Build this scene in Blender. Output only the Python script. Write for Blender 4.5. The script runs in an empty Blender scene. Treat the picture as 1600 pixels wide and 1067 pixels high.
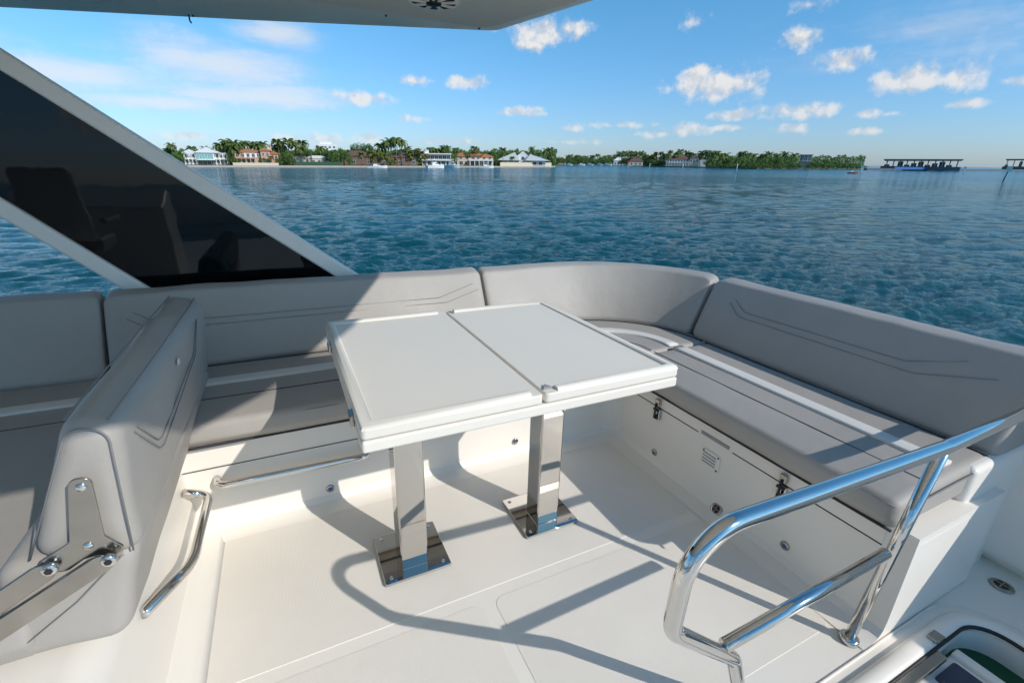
import bpy, math, random
import numpy as np
from mathutils import Vector, Matrix, noise
from mathutils.geometry import tessellate_polygon
random.seed(7); RNG = np.random.default_rng(7)
S = bpy.context.scene
C = S.collection
R = math.radians
PI = math.pi

# ------------------------------------------------------------------ camera, sky, sun, exposure
FOC = 724.0                      # focal length in pixels of a 1600 px wide frame (a 16 mm lens)
def frame(pitch, roll, yaw):
    p, r, y = R(pitch), R(roll), R(yaw)
    fwd = Vector((math.sin(y)*math.cos(p), math.cos(y)*math.cos(p), -math.sin(p)))
    right = Vector((math.cos(y), -math.sin(y), 0)); up = right.cross(fwd)
    a = math.cos(r)*right - math.sin(r)*up; b = math.cos(r)*up + math.sin(r)*right
    m = Matrix((a, b, -fwd)).transposed().to_4x4()
    return Matrix.Translation((0, 0, 1.3)) @ m
CAM_BOAT = frame(19.56, -1.48, 26.2)      # the camera as it sits in the boat's own axes
CAM_SEA = frame(21.3, -0.77, 26.2)        # the camera against the level horizon
BOAT = CAM_SEA @ CAM_BOAT.inverted()      # the boat's slight list and trim on the water
cam = bpy.data.objects.new('camera', bpy.data.cameras.new('camera')); C.objects.link(cam)
cam.data.sensor_width = 36; cam.data.lens = FOC*36/1600
cam.data.clip_start = 0.02; cam.data.clip_end = 40000
cam.matrix_world = CAM_SEA
S.camera = cam

SUN_STRENGTH, SKY_STRENGTH, EXPOSURE = 2.95, 0.10, 0.24
sd = Vector((math.cos(R(59.5))*math.cos(R(33)), -math.sin(R(59.5))*math.cos(R(33)), math.sin(R(33))))
sd = (BOAT.to_3x3() @ sd).normalized()
sun = bpy.data.objects.new('sun', bpy.data.lights.new('sun', 'SUN')); C.objects.link(sun)
sun.data.energy = SUN_STRENGTH; sun.data.angle = R(0.53); sun.data.color = (1.0, 0.945, 0.875)
sun.rotation_euler = sd.to_track_quat('Z', 'Y').to_euler()

w = bpy.data.worlds.new("World"); S.world = w; w.use_nodes = True
nt = w.node_tree; nt.nodes.clear()
class NT:
    """small helper that adds nodes and links to a tree"""
    def __init__(s, t): s.t = t
    def n(s, kind, ins=None, **kw):
        x = s.t.nodes.new(kind)
        for k, v in kw.items(): setattr(x, k, v)
        for k, v in (ins or {}).items():
            if isinstance(v, bpy.types.NodeSocket): s.t.links.new(v, x.inputs[k])
            else: x.inputs[k].default_value = v
        return x
    def m(s, op, a, b=0.0, c=0.0, clamp=False):
        x = s.n('ShaderNodeMath', {0: a, 1: b, 2: c}, operation=op); x.use_clamp = clamp; return x.outputs[0]
    def v(s, op, a, b=(0, 0, 0)):
        x = s.n('ShaderNodeVectorMath', {0: a, 1: b}, operation=op)
        return x.outputs['Value'] if op in ('LENGTH', 'DOT_PRODUCT') else x.outputs[0]
    def mr(s, val, a, b, c=0.0, d=1.0, smooth=False):
        x = s.n('ShaderNodeMapRange', {0: val, 1: a, 2: b, 3: c, 4: d})
        if smooth: x.interpolation_type = 'SMOOTHSTEP'
        return x.outputs[0]
T = NT(nt)
sky = T.n('ShaderNodeTexSky', sky_type='NISHITA'); sky.sun_disc = False
sky.sun_elevation = math.asin(sd.z); sky.sun_rotation = math.atan2(sd.x, sd.y)
sky.air_density = 1.0; sky.dust_density = 0.35; sky.ozone_density = 2.2; sky.altitude = 0
tc = T.n('ShaderNodeTexCoord')
d = tc.outputs['Generated']
sep = T.n('ShaderNodeSeparateXYZ', {0: d})
az = T.m('MULTIPLY', T.m('ARCTAN2', sep.outputs[0], sep.outputs[1]), 180/PI)
el = T.m('MULTIPLY', T.m('ARCSINE', sep.outputs[2]), 180/PI)
uv = T.n('ShaderNodeCombineXYZ', {0: az, 1: el, 2: 0.0}).outputs[0]
def noisev(vec, scale, detail, rough=0.55):
    return T.n('ShaderNodeTexNoise', {'Vector': vec, 'Scale': scale, 'Detail': detail, 'Roughness': rough}).outputs[0]
# clouds: bearing, elevation, half width, half height (degrees), strength
CUM = []
def cpx(x, y, w_, h_, s=1.0):
    a = (x-800)/FOC; b = (y-533.5)/FOC
    v = CAM_SEA.to_3x3() @ Vector((a, -b, -1)); v.normalize()
    f = 57.3/FOC/(1+a*a*.75)
    return (math.degrees(math.atan2(v.x, v.y)), math.degrees(math.asin(v.z)), w_*f*1.02, h_*f*.92, s)
for c_ in [(1120, 133, 78, 30), (1085, 118, 34, 22), (1243, 174, 76, 17), (1146, 180, 50, 11), (1250, 62, 34, 22, .85), (1322, 95, 46, 22, .95), (1430, 125, 66, 30),
           (1500, 122, 66, 34, .7), (1515, 162, 38, 13), (1352, 177, 26, 11, .8), (1355, 206, 34, 8, .75), (1240, 202, 34, 12, .8), (1070, 203, 42, 13), (1030, 210, 38, 8, .85),
           (850, 48, 62, 24, .95), (828, 72, 30, 12, .8), (726, 128, 32, 13, .9), (646, 126, 26, 9, .8), (570, 154, 48, 14), (642, 187, 28, 7, .8), (808, 175, 46, 9, .9),
           (893, 200, 22, 7, .8), (1590, 125, 42, 16, .8), (1084, 33, 22, 14, .6), (505, 218, 38, 12, .8), (455, 216, 44, 10, .7), (572, 215, 30, 12, .8), (300, 213, 60, 9, .8), (1395, 178, 20, 7, .6),
           (960, 196, 70, 6, .55), (700, 222, 60, 6, .5), (1130, 200, 40, 6, .6), (1270, 8, 30, 14, .6), (900, 222, 60, 5, .5)]:
    CUM.append(cpx(*c_))
# clouds go on outside the frame as well
for _ in range(26):
    CUM.append((random.choice([random.uniform(95, 330)]), random.uniform(3, 28), random.uniform(2, 7), random.uniform(.8, 2.4), 1))
def field(lst, vec):
    acc = None; loc = None
    for (a, e, ww, hh, s) in lst:
        dv = T.v('SUBTRACT', vec, (a if a < 180 else a-360, e, 0))
        dv = T.v('MULTIPLY', dv, (1/ww, 1/hh, 0))
        m = T.m('MULTIPLY_ADD', T.v('LENGTH', dv), -s, s)
        acc = m if acc is None else T.m('MAXIMUM', acc, m)
    return acc
n1 = noisev(uv, 0.50, 6, .54); n2 = noisev(uv, 1.7, 4, .5)
f1 = field(CUM, uv)
edge = T.m('ADD', f1, T.m('ADD', T.m('MULTIPLY', T.m('SUBTRACT', n1, 0.5), 2.0), T.m('MULTIPLY', T.m('SUBTRACT', n2, 0.5), 0.5)))
f1m = T.mr(f1, -0.5, 0.1, 0, 1)
dens = T.m('MULTIPLY', T.mr(edge, 0.0, 0.75, 0, 1, True), f1m)
CIR = [cpx(345, 105, 150, 46, 1), cpx(400, 150, 170, 26, 1), cpx(430, 52, 70, 28, .9), cpx(90, 115, 210, 44, 1), cpx(280, 90, 90, 50, .9), cpx(-120, 60, 160, 60, .8), cpx(1500, 60, 200, 60, .25), cpx(250, 160, 150, 22, .9)]
st = T.v('MULTIPLY', uv, (0.26, 1.25, 1)); rot = T.n('ShaderNodeVectorRotate', {'Vector': st, 'Angle': R(-18)}, rotation_type='Z_AXIS').outputs[0]
nc = noisev(rot, 0.42, 8, .60)
f2 = field(CIR, uv)
cdens = T.m('MULTIPLY', T.mr(T.m('ADD', f2, T.m('MULTIPLY', T.m('SUBTRACT', nc, 0.5), 1.6)), -0.25, 1.0, 0, 0.66, True), T.mr(f2, -0.4, 0.3))
# shading of the cumulus: sample the noise a little higher up; thick parts below turn grey
up = T.v('ADD', uv, (0.5, 0.7, 0))
n1u = noisev(up, 0.50, 6, .54)
lit = T.mr(T.m('SUBTRACT', n1, n1u), -0.10, 0.10, 0.0, 1.0, True)
ccol = T.n('ShaderNodeMix', {0: T.m('MAXIMUM', lit, T.m('MULTIPLY', cdens, 1.8, clamp=True)), 6: (0.70, 0.74, 0.81, 1), 7: (1.0, 0.97, 0.93, 1)}, data_type='RGBA').outputs[2]
haze = T.mr(el, 0.0, 9.0, 0.55, 1.0)
dens = T.m('MULTIPLY', dens, T.m('MULTIPLY', haze, 0.93))
tot = T.m('SUBTRACT', 1.0, T.m('MULTIPLY', T.m('SUBTRACT', 1.0, dens), T.m('SUBTRACT', 1.0, cdens)))
hs = T.n('ShaderNodeHueSaturation', {'Hue': 0.5, 'Saturation': 1.0, 'Value': 1.0, 'Color': sky.outputs[0]})
tcol = T.n('ShaderNodeMix', {0: T.mr(el, 1.0, 15.0), 6: (.64, .84, 1.26, 1), 7: (.56, 1.13, 1.36, 1)}, data_type='RGBA').outputs[2]
tint = T.v('MULTIPLY', hs.outputs[0], tcol)
bg1 = T.n('ShaderNodeBackground', {0: tint, 1: SKY_STRENGTH})
bg2 = T.n('ShaderNodeBackground', {0: ccol, 1: 0.74})
mx = T.n('ShaderNodeMixShader', {0: tot, 1: bg1.outputs[0], 2: bg2.outputs[0]})
T.n('ShaderNodeOutputWorld', {0: mx.outputs[0]})
w.cycles.sampling_method = 'MANUAL'; w.cycles.sample_map_resolution = 512

S.view_settings.view_transform = 'Standard'; S.view_settings.look = 'None'
S.view_settings.exposure = EXPOSURE; S.view_settings.gamma = 1
S.render.engine = 'CYCLES'
cy = S.cycles
cy.use_denoising = True; cy.max_bounces = 12; cy.diffuse_bounces = 7; cy.caustics_reflective = False; cy.caustics_refractive = False
cy.blur_glossy = 0.2; cy.sample_clamp_indirect = 12

# ------------------------------------------------------------------ materials
def mat(name, col=(.8, .8, .8), rough=.5, metal=0.0, spec=.5, bump=None, var=0.0, varscale=3.0, coat=0.0, bump2=None, alpha=None, dirt=None, aniso=0):
    m = bpy.data.materials.new(name); m.use_nodes = True
    t = NT(m.node_tree); b = m.node_tree.nodes['Principled BSDF']
    b.inputs['Base Color'].default_value = (*col, 1); b.inputs['Roughness'].default_value = rough
    b.inputs['Metallic'].default_value = metal; b.inputs['Specular IOR Level'].default_value = spec
    b.inputs['Coat Weight'].default_value = coat
    co = t.n('ShaderNodeTexCoord').outputs['Object']
    L = m.node_tree.links
    if var:
        nz = t.n('ShaderNodeTexNoise', {'Vector': co, 'Scale': varscale, 'Detail': 6, 'Roughness': .6}).outputs[0]
        f = t.mr(nz, .3, .7, 1-var, 1+var*.6)
        mul = t.n('ShaderNodeVectorMath', {0: (*col,), 1: t.n('ShaderNodeCombineXYZ', {0: f, 1: f, 2: f}).outputs[0]}, operation='MULTIPLY')
        L.new(mul.outputs[0], b.inputs['Base Color'])
        L.new(t.mr(nz, .3, .7, rough*.8, rough*1.25), b.inputs['Roughness'])
    prev = None
    for bb in (bump, bump2):
        if bb:
            kind, sc, strg, dist = bb
            if kind == 'noise': h = t.n('ShaderNodeTexNoise', {'Vector': co, 'Scale': sc, 'Detail': 4}).outputs[0]
            elif kind == 'voronoi': h = t.n('ShaderNodeTexVoronoi', {'Vector': co, 'Scale': sc}).outputs[0]
            elif kind == 'skid':
                sx = t.n('ShaderNodeSeparateXYZ', {0: co})
                h = t.m('MULTIPLY', t.m('SINE', t.m('MULTIPLY', t.m('ADD', sx.outputs[0], sx.outputs[1]), sc)), t.m('SINE', t.m('MULTIPLY', t.m('SUBTRACT', sx.outputs[0], sx.outputs[1]), sc)))
            bn = t.n('ShaderNodeBump', {'Height': h, 'Strength': strg, 'Distance': dist})
            if prev: L.new(prev, bn.inputs['Normal'])
            prev = bn.outputs[0]
    if prev: L.new(prev, b.inputs['Normal'])
    return m
M = {}
M['gel'] = mat('white_gelcoat', (.85, .80, .725), .36, spec=.4, coat=.0, var=.03, varscale=1.5, bump=('noise', 4, .08, .01))
M['skid'] = mat('nonskid_gelcoat', (.82, .768, .693), .48, spec=.35, var=.05, varscale=2.2, bump=('skid', 760, .30, .0006), bump2=('noise', 6, .05, .01))
M['table'] = mat('table_gelcoat', (.76, .71, .635), .5, spec=.35, var=.015, varscale=2, bump=('noise', 5, .05, .01))
M['vinyl'] = mat('grey_vinyl', (.385, .357, .325), .5, spec=.45, var=.06, varscale=2.5, bump=('voronoi', 620, .22, .0012), bump2=('noise', 11, .26, .012))
M['vinyl_lt'] = mat('white_vinyl', (.72, .69, .64), .5, var=.03, bump=('voronoi', 300, .3, .002))
M['seam'] = mat('dark_seam_and_gap_shade', (.03, .03, .035), .7)
M['stitch'] = mat('grey_stitching', (.21, .20, .20), .7)
M['steel'] = mat('polished_steel', (.66, .645, .62), .07, metal=1, var=.03, varscale=25, bump=('noise', 40, .015, .002))
M['mirror'] = mat('mirror_steel', (.56, .54, .51), .035, metal=1, bump=('noise', 5, .03, .004))
M['bracket'] = mat('brushed_steel', (.40, .375, .34), .2, metal=1, var=.06, varscale=30, bump=('noise', 60, .04, .002))
M['black'] = mat('black_rubber', (.012, .012, .014), .5)
M['glass'] = mat('dark_tinted_panel', (.002, .003, .004), .025, spec=.30, bump=('noise', 2.5, .05, .02))
M['glass'].node_tree.nodes['Principled BSDF'].inputs['Alpha'].default_value = .975
M['hard'] = mat('hardtop_gelcoat', (.90, .85, .76), .4, coat=.1, var=.03, varscale=1.2)
M['hardin'] = mat('hardtop_liner', (.78, .75, .68), .5, var=.04, varscale=1.5, bump=('noise', 30, .05, .002))
M['navy'] = mat('dark_step_tread', (.035, .05, .085), .4, var=.1, varscale=6)
M['green'] = mat('green_mat', (.004, .075, .03), .6, var=.15, varscale=5, bump=('noise', 200, .3, .002))
M['led'] = mat('blue_lens', (.03, .09, .3), .2)
M['grey'] = mat('grey_plastic', (.30, .30, .30), .4)

# ------------------------------------------------------------------ mesh helpers
class MB:
    def __init__(s): s.v = []; s.f = []
    def add(s, vs, fs):
        o = len(s.v); s.v += [tuple(p) for p in vs]; s.f += [tuple(i+o for i in f) for f in fs]; return s
    def box(s, x0, x1, y0, y1, z0, z1):
        return s.add([(x0, y0, z0), (x1, y0, z0), (x1, y1, z0), (x0, y1, z0), (x0, y0, z1), (x1, y0, z1), (x1, y1, z1), (x0, y1, z1)],
                     [(0, 3, 2, 1), (4, 5, 6, 7), (0, 1, 5, 4), (1, 2, 6, 5), (2, 3, 7, 6), (3, 0, 4, 7)])
    def hexa(s, p):      # 8 corners: bottom 4 ccw, top 4 ccw
        return s.add(p, [(0, 3, 2, 1), (4, 5, 6, 7), (0, 1, 5, 4), (1, 2, 6, 5), (2, 3, 7, 6), (3, 0, 4, 7)])
    def prism(s, poly, z0, z1):
        n = len(poly)
        return s.add([(x, y, z0) for x, y in poly]+[(x, y, z1) for x, y in poly],
                     [tuple(range(n-1, -1, -1)), tuple(range(n, 2*n))]+[(i, (i+1) % n, (i+1) % n+n, i+n) for i in range(n)])
    def tube(s, pts, r, seg=14, caps=True):
        pts = [Vector(p) for p in pts]; n = len(pts)
        if not hasattr(r, '__len__'): r = [r]*n
        t0 = (pts[1]-pts[0]).normalized(); a = t0.orthogonal().normalized(); vs = []; fs = []
        for i, p in enumerate(pts):
            t = (pts[min(i+1, n-1)]-pts[max(i-1, 0)]).normalized()
            a = (a-t*a.dot(t)).normalized(); b = t.cross(a)
            for k in range(seg):
                th = 2*PI*k/seg; vs.append(p+r[i]*(math.cos(th)*a+math.sin(th)*b))
        for i in range(n-1):
            for k in range(seg):
                k2 = (k+1) % seg; fs.append((i*seg+k, i*seg+k2, (i+1)*seg+k2, (i+1)*seg+k))
        if caps: fs += [tuple(range(seg-1, -1, -1)), tuple((n-1)*seg+k for k in range(seg))]
        return s.add(vs, fs)
    def disc(s, c, nrm, r, h, seg=20, r2=None):
        c = Vector(c); nrm = Vector(nrm).normalized()
        return s.tube([c, c+nrm*h*.6, c+nrm*h], [r, r, r2 if r2 else r*.85], seg)
    def build(s, name, m, parent=None, smooth=False, bevel=0, seg=3, kind=None, col=None):
        me = bpy.data.meshes.new(name); me.from_pydata(s.v, [], s.f); me.update()
        o = bpy.data.objects.new(name, me); C.objects.link(o)
        if m: me.materials.append(M[m] if isinstance(m, str) else m)
        if smooth or bevel: me.shade_smooth()
        if bevel:
            b = o.modifiers.new('bevel', 'BEVEL'); b.width = bevel; b.segments = seg; b.limit_method = 'ANGLE'; b.angle_limit = R(32); b.harden_normals = True
        if parent: o.parent = parent
        if kind: o['kind'] = kind
        return o
BOATROOTS = []
def thing(name, label, cat, loc=(0, 0, 0), group=None, boat=True):
    o = bpy.data.objects.new(name, None); C.objects.link(o); o.location = loc; o['label'] = label; o['category'] = cat
    o.empty_display_size = .1
    if group: o['group'] = group
    if boat: BOATROOTS.append(o)
    return o
def sit(o, x, y, z):     # a boat part modelled in boat axes under a thing whose empty stands at (x, y, z)
    o.location = (-x, -y, -z); return o
def fillet(pts, rad, n=8):
    pts = [Vector(p) for p in pts]; out = [pts[0]]
    for i in range(1, len(pts)-1):
        r = rad[i-1] if hasattr(rad, '__len__') else rad
        a = (pts[i-1]-pts[i]); b = (pts[i+1]-pts[i]); la, lb = a.length, b.length; a.normalize(); b.normalize()
        ang = a.angle(b); dd = min(r/math.tan(ang/2), la*.49, lb*.49); r = dd*math.tan(ang/2)
        c = pts[i]+(a+b).normalized()*(r/math.sin(ang/2)); p0 = pts[i]+a*dd; p1 = pts[i]+b*dd
        u = (p0-c).normalized(); v_ = (p1-c).normalized(); om = u.angle(v_)
        for k in range(n+1):
            t = k/n; out.append(c+r*((math.sin((1-t)*om)*u+math.sin(t*om)*v_)/math.sin(om)))
    out.append(pts[-1]); return out
def rpoly(pts, rad, n=4):
    """closed 2D polygon with rounded corners"""
    N = len(pts); out = []
    for i in range(N):
        p = Vector((*pts[i], 0)); q = Vector((*pts[i-1], 0)); s_ = Vector((*pts[(i+1) % N], 0))
        r = rad[i] if hasattr(rad, '__len__') else rad
        if r < 1e-5: out.append((p.x, p.y)); continue
        f = fillet([q, p, s_], r, n)[1:-1]; out += [(v_.x, v_.y) for v_ in f]
    return out
def roots(*os):
    for o in os: BOATROOTS.append(o)

# the U-shaped plan of the seating: t runs along the seat front, u goes outwards to the hull side
CX, CY, R0, ARC = 1.40, 1.68, 0.01, 0.5
def plan(t, u):
    if t <= CX: return (t, CY+R0+u)
    if t >= CX+ARC: return (CX+R0+u, CY-(t-CX-ARC))
    a = PI/2*(1-(t-CX)/ARC); r = R0+u
    return (CX+r*math.cos(a), CY+r*math.sin(a))
def sweep(prof, t0, t1, step=.06, er=0.0, puff=0.0, name='x', m='vinyl', parent=None, seed=0, closed=True, creases=0.0):
    """sweep a closed (u, z) outline along the plan from t0 to t1; er rounds the ends"""
    ts = []
    if er:
        for k in range(5): ts.append(t0+er*(1-math.cos(PI/2*k/4)))
    else: ts.append(t0)
    a, b = ts[-1], t1-(er if er else 0)
    n = max(2, int((b-a)/step)); inner = [a+(b-a)*k/n for k in range(1, n)]
    ts += inner
    if er:
        for k in range(4, -1, -1): ts.append(t1-er*(1-math.cos(PI/2*k/4)))
    else: ts.append(t1)
    cu = (max(p[0] for p in prof)+min(p[0] for p in prof))/2; cz = (max(p[1] for p in prof)+min(p[1] for p in prof))/2
    hu = (max(p[0] for p in prof)-min(p[0] for p in prof))/2; hz = (max(p[1] for p in prof)-min(p[1] for p in prof))/2
    vs = []; N = len(prof)
    for i, t in enumerate(ts):
        ins = 0
        if er:
            dd = min(t-t0, t1-t)
            if dd < er: ins = er-math.sqrt(max(0, er*er-(er-dd)**2))
        for (u, z) in prof:
            su = 1-ins/hu*(1 if hu > ins else .9); sz = 1-ins/hz
            uu, zz = cu+(u-cu)*su, cz+(z-cz)*max(sz, .1)
            if puff:
                q = noise.noise(Vector((t*2.6+seed, u*5, z*5)))+.5*noise.noise(Vector((t*7+seed, u*12, z*12)))
                k = puff*q; L_ = math.hypot(uu-cu, zz-cz)+1e-6
                uu += (uu-cu)/L_*k; zz += (zz-cz)/L_*k
            x, y = plan(t, uu); vs.append((x, y, zz))
    fs = []
    for i in range(len(ts)-1):
        for k in range(N if closed else N-1):
            k2 = (k+1) % N; fs.append((i*N+k, (i+1)*N+k, (i+1)*N+k2, i*N+k2))
    if closed: fs += [tuple(range(N)), tuple((len(ts)-1)*N+k for k in range(N-1, -1, -1))]
    return MB().add(vs, fs).build(name, m, parent, smooth=True)
def seamline(pts, r, name, m, parent, seg=6):
    return MB().tube(pts, r, seg).build(name, m, parent, smooth=True)
def sharp(o, ang=35):
    o.data.set_sharp_from_angle(angle=R(ang)); return o

# ================================================================== SETTING ON BOARD
def clip_corner(poly, i, r, n=6): return rpoly(poly, [r if k == i else 0 for k in range(len(poly))], n)
hole = rpoly([(.98, -.72), (1.84, -.72), (1.84, .335), (.98, .335)], [.08, .08, .09, .08], 8)
outer = [(-4.6, -5.6), (2.27, -5.6), (2.27, .50), (1.86, .50), (1.52, .50), (1.52, 1.86), (-.50, 1.86), (-.50, .2), (-4.6, .2)]
def sheet(name, outer, hole, z, m, thick=None):
    loops = [[Vector((x, y, z)) for x, y in outer]]
    if hole: loops.append([Vector((x, y, z)) for x, y in reversed(hole)])
    tr = tessellate_polygon(loops); pts = [p for l in loops for p in l]
    return MB().add(pts, [tuple(t) for t in tr]).build(name, m)
deck = sheet('floor', outer, hole, 0, 'gel'); deck['kind'] = 'structure'; roots(deck)
for poly in ([(-.34, 1.09), (1.40, 1.09), (1.40, 1.70), (-.34, 1.70)], [(-.34, -.9), (.43, -.9), (.43, 1.045), (-.34, 1.045)], [(.47, .52), (1.40, .52), (1.40, 1.045), (.47, 1.045)], [(.47, -.9), (.86, -.9), (.86, .46), (.47, .46)]):
    p = MB().prism(rpoly(poly, .035, 5), -.01, .0015).build('nonskid_panel', 'skid', deck)
# rim round the stair opening, a raised double bead with a black seal inside
def ring(poly, r, z, name, m, parent):
    pts = [Vector((x, y, z)) for x, y in poly]; pts.append(pts[0].copy())
    return MB().tube(pts, r, 8, caps=False).build(name, m, parent, smooth=True)
def grow(poly, g):
    cx = sum(p[0] for p in poly)/len(poly); cy_ = sum(p[1] for p in poly)/len(poly); out = []
    N = len(poly)
    for i in range(N):
        a = Vector(poly[i-1]); b = Vector(poly[(i+1) % N]); t = (b-a).normalized(); nn = Vector((t.y, -t.x))
        out.append((poly[i][0]+nn.x*g, poly[i][1]+nn.y*g))
    return out
rim_pts = []
for g, z in ((0.004, -.03), (.004, .012), (.012, .020), (.040, .020), (.050, .012), (.056, .001)):
    rim_pts.append([(x, y, z) for x, y in grow(hole, g)])
N = len(hole); mb = MB(); mb.v = [p for l in rim_pts for p in l]
mb.f = [(j*N+i, j*N+(i+1) % N, (j+1)*N+(i+1) % N, (j+1)*N+i) for j in range(5) for i in range(N)]
rim = sharp(mb.build('hatch_rim', 'gel', deck, smooth=True), 50)
ring(grow(hole, .002), .0065, .004, 'rubber_seal', 'black', deck)
ring(grow(hole, .085), .004, .001, 'moulded_bead', 'gel', deck)
# stairwell below
st_ = MB()
h2 = grow(hole, .0)
st_.v = [(x, y, -.01) for x, y in h2]+[(x, y, -1.1) for x, y in h2]
st_.f = [(i, i+N, (i+1) % N+N, (i+1) % N) for i in range(N)]
stair = sharp(st_.build('wall_stairwell', 'gel', None, smooth=True), 40); stair['kind'] = 'structure'; roots(stair)
low = MB().box(.9, 1.95, -.8, .42, -.50, -.085).build('floor_lower', 'green'); low['kind'] = 'structure'; roots(low)
stp = thing('stair_lid', 'white hatch step with dark blue tread inside the stair opening', 'stair step', (1.4, 0, -.05))
sit(MB().box(.985, 1.70, -.70, .318, -.066, -.036).build('step_board', 'gel', stp, bevel=.008), 1.4, 0, -.05)
sit(MB().prism(rpoly([(1.535, -.66), (1.648, -.66), (1.648, .300), (1.535, .300)], .008), -.037, -.0325).build('tread_pad', 'navy', stp), 1.4, 0, -.05)
sit(MB().box(1.664, 1.698, -.69, .316, -.037, -.022).build('nosing', 'gel', stp, bevel=.005), 1.4, 0, -.05)
for xx, yy in ((1.47, .27), (1.49, .25)):
    sit(MB().tube([(xx, yy, -.036), (xx, yy, -.034)], .004, 8).build('screw_head', 'black', stp), 1.4, 0, -.05)
# coaming (hull side wall) round the seating
TE0 = CX+ARC+CY-.48
prof = rpoly([(.80, .30), (.80, .745), (.95, .73), (1.02, -.9), (.90, -.9)], [0, .03, .04, 0, 0], 4)
coam = sweep(prof, -3.2, TE0-.002, .08, name='wall_coaming', m='gel'); coam['kind'] = 'structure'; roots(coam)
cw = MB(); X0 = 2.16
pr = rpoly([(X0+.06, 0), (X0, .06), (X0, .83), (X0+.16, .80), (X0+.22, -.9), (X0+.10, -.9)], [0, .05, .03, .04, 0, 0], 4)
cw.v = [(x, y, z) for y in (.475, -5.7) for x, z in pr]; n_ = len(pr)
cw.f = [(i, i+n_, (i+1) % n_+n_, (i+1) % n_) for i in range(n_)]+[tuple(range(n_)), tuple(range(2*n_-1, n_-1, -1))]
cwo = sharp(cw.build('wall_side', 'gel', None, smooth=True)); cwo['kind'] = 'structure'; roots(cwo)
rw = MB().box(1.80, 2.20, .45, .52, -.02, .50).build('wall_recess', 'gel', None, bevel=.02); rw['kind'] = 'structure'; roots(rw)
# hull body under the deck
hb = thing('boat_hull', 'white yacht hull side carrying the open upper deck', 'boat', (0, 0, 0))
MB().prism(rpoly([(-5, -4), (2.3, -4), (2.3, 1.8), (1.6, 2.55), (-5, 2.55)], [.1, .6, .5, .5, .1], 5), -4.9, -.62).build('hull_side', 'gel', hb)

# ================================================================== SOFA
sofa = thing('corner_sofa', 'wraparound grey vinyl corner sofa on white moulded base round the table', 'sofa')
base_prof = [(-.012, .0025), (.03, .004), (.058, .014), (.074, .035), (.078, .07), (.078, .378), (.60, .378), (.60, .0025)]
sharp(sweep(base_prof, -.62, CX+ARC+CY-.425, .05, name='base_moulding', m='gel', parent=sofa), 30)
bb = MB().box(1.50, 1.80, .424, .60, .003, .364).build('base_end_block', 'gel', sofa, bevel=.012)
seat_prof = rpoly([(.035, .386), (-.005, .425), (.0, .487), (.13, .503), (.36, .508), (.57, .505), (.57, .386)], [.012, .02, .028, .06, .05, .02, .01], 4)
TE = CX+ARC
sweep(seat_prof, -.42, 1.02, .05, er=.022, puff=.006, name='seat_cushion', m='vinyl', parent=sofa, seed=1)
sweep(seat_prof, 1.03, TE+.055, .03, er=.022, puff=.005, name='seat_cushion', m='vinyl', parent=sofa, seed=5)
sweep(seat_prof, TE+.062, TE+CY-.465, .05, er=.03, puff=.006, name='seat_cushion', m='vinyl', parent=sofa, seed=9)
def strip(t0, t1, u0, u1, z, name, m, parent, step=.04, th=.004):
    return sweep([(u0, z-.012), (u0, z+th*.7), (u0+.004, z+th), (u1-.004, z+th), (u1, z+th*.7), (u1, z-.012)], t0, t1, step, name=name, m=m, parent=parent)
for a, b in ((-.41, 1.01), (1.04, TE+.045), (TE+.072, TE+CY-.50)):
    strip(a, b, .285, .345, .5125, 'stripe_inlay', 'vinyl_lt', sofa)
def tline(t0, t1, u, z, r, name, m, parent, step=.05):
    n = max(2, int((t1-t0)/step)); pts = [(*plan(t0+(t1-t0)*k/n, u), z) for k in range(n+1)]
    return seamline(pts, r, name, m, parent)
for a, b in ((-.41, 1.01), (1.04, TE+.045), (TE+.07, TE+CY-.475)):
    tline(a, b, .165, .5045, .0021, 'piping', 'seam', sofa)
    tline(a, b, .004, .474, .0026, 'piping', 'stitch', sofa)
    tline(a, b, .030, .385, .0050, 'gap_shade_tube', 'seam', sofa)  # solid dark tube standing in for the shade between cushion and base
    tline(a, b, .512, .507, .0050, 'gap_shade_tube', 'seam', sofa)  # same dark tube in place of the shade at the backrest foot
# end panel of the seat, with its white side band
ye = CY-(CY-.465)
MB().tube(fillet([(1.475, .462, .470), (1.72, .459, .480), (1.90, .459, .480), (1.93, .461, .40)], .03, 6), .0028, 6).build('piping', 'stitch', sofa, smooth=True)
back_prof = rpoly([(.520, .500), (.600, .655), (.680, .800), (.780, .822), (.775, .470), (.600, .470)], [.03, .5, .026, .035, .03, .03], 5)
for i, (a, b) in enumerate(((-.695, .955), (.968, TE-.045), (TE-.032, TE+CY-.462))):
    sweep(back_prof, a, b, .04, er=.028, puff=.007, name='backrest_cushion', m='vinyl', parent=sofa, seed=20+i*7)
# double stitched lines on the backrests
def back_pt(t, z, off=.0025):
    u = .520+(z-.5)*.53-off-.003
    return (*plan(t, u), z)
def backstitch(pts, r=.0010):
    pts = [Vector(back_pt(t, z)) for t, z in pts]; pts = fillet(pts, .08, 6)
    seamline(pts, r, 'stitching', 'stitch', sofa)
def T_(y): return TE+CY-y
backstitch([(T_(1.58), .735), (T_(1.50), .690), (T_(.80), .690), (T_(.64), .745)])
backstitch([(T_(1.60), .715), (T_(1.52), .664), (T_(.76), .660), (T_(.55), .715)])
backstitch([(-.60, .735), (-.52, .69), (.70, .69), (.90, .745)]); backstitch([(-.62, .712), (-.54, .665), (.74, .665), (.93, .715)])
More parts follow.
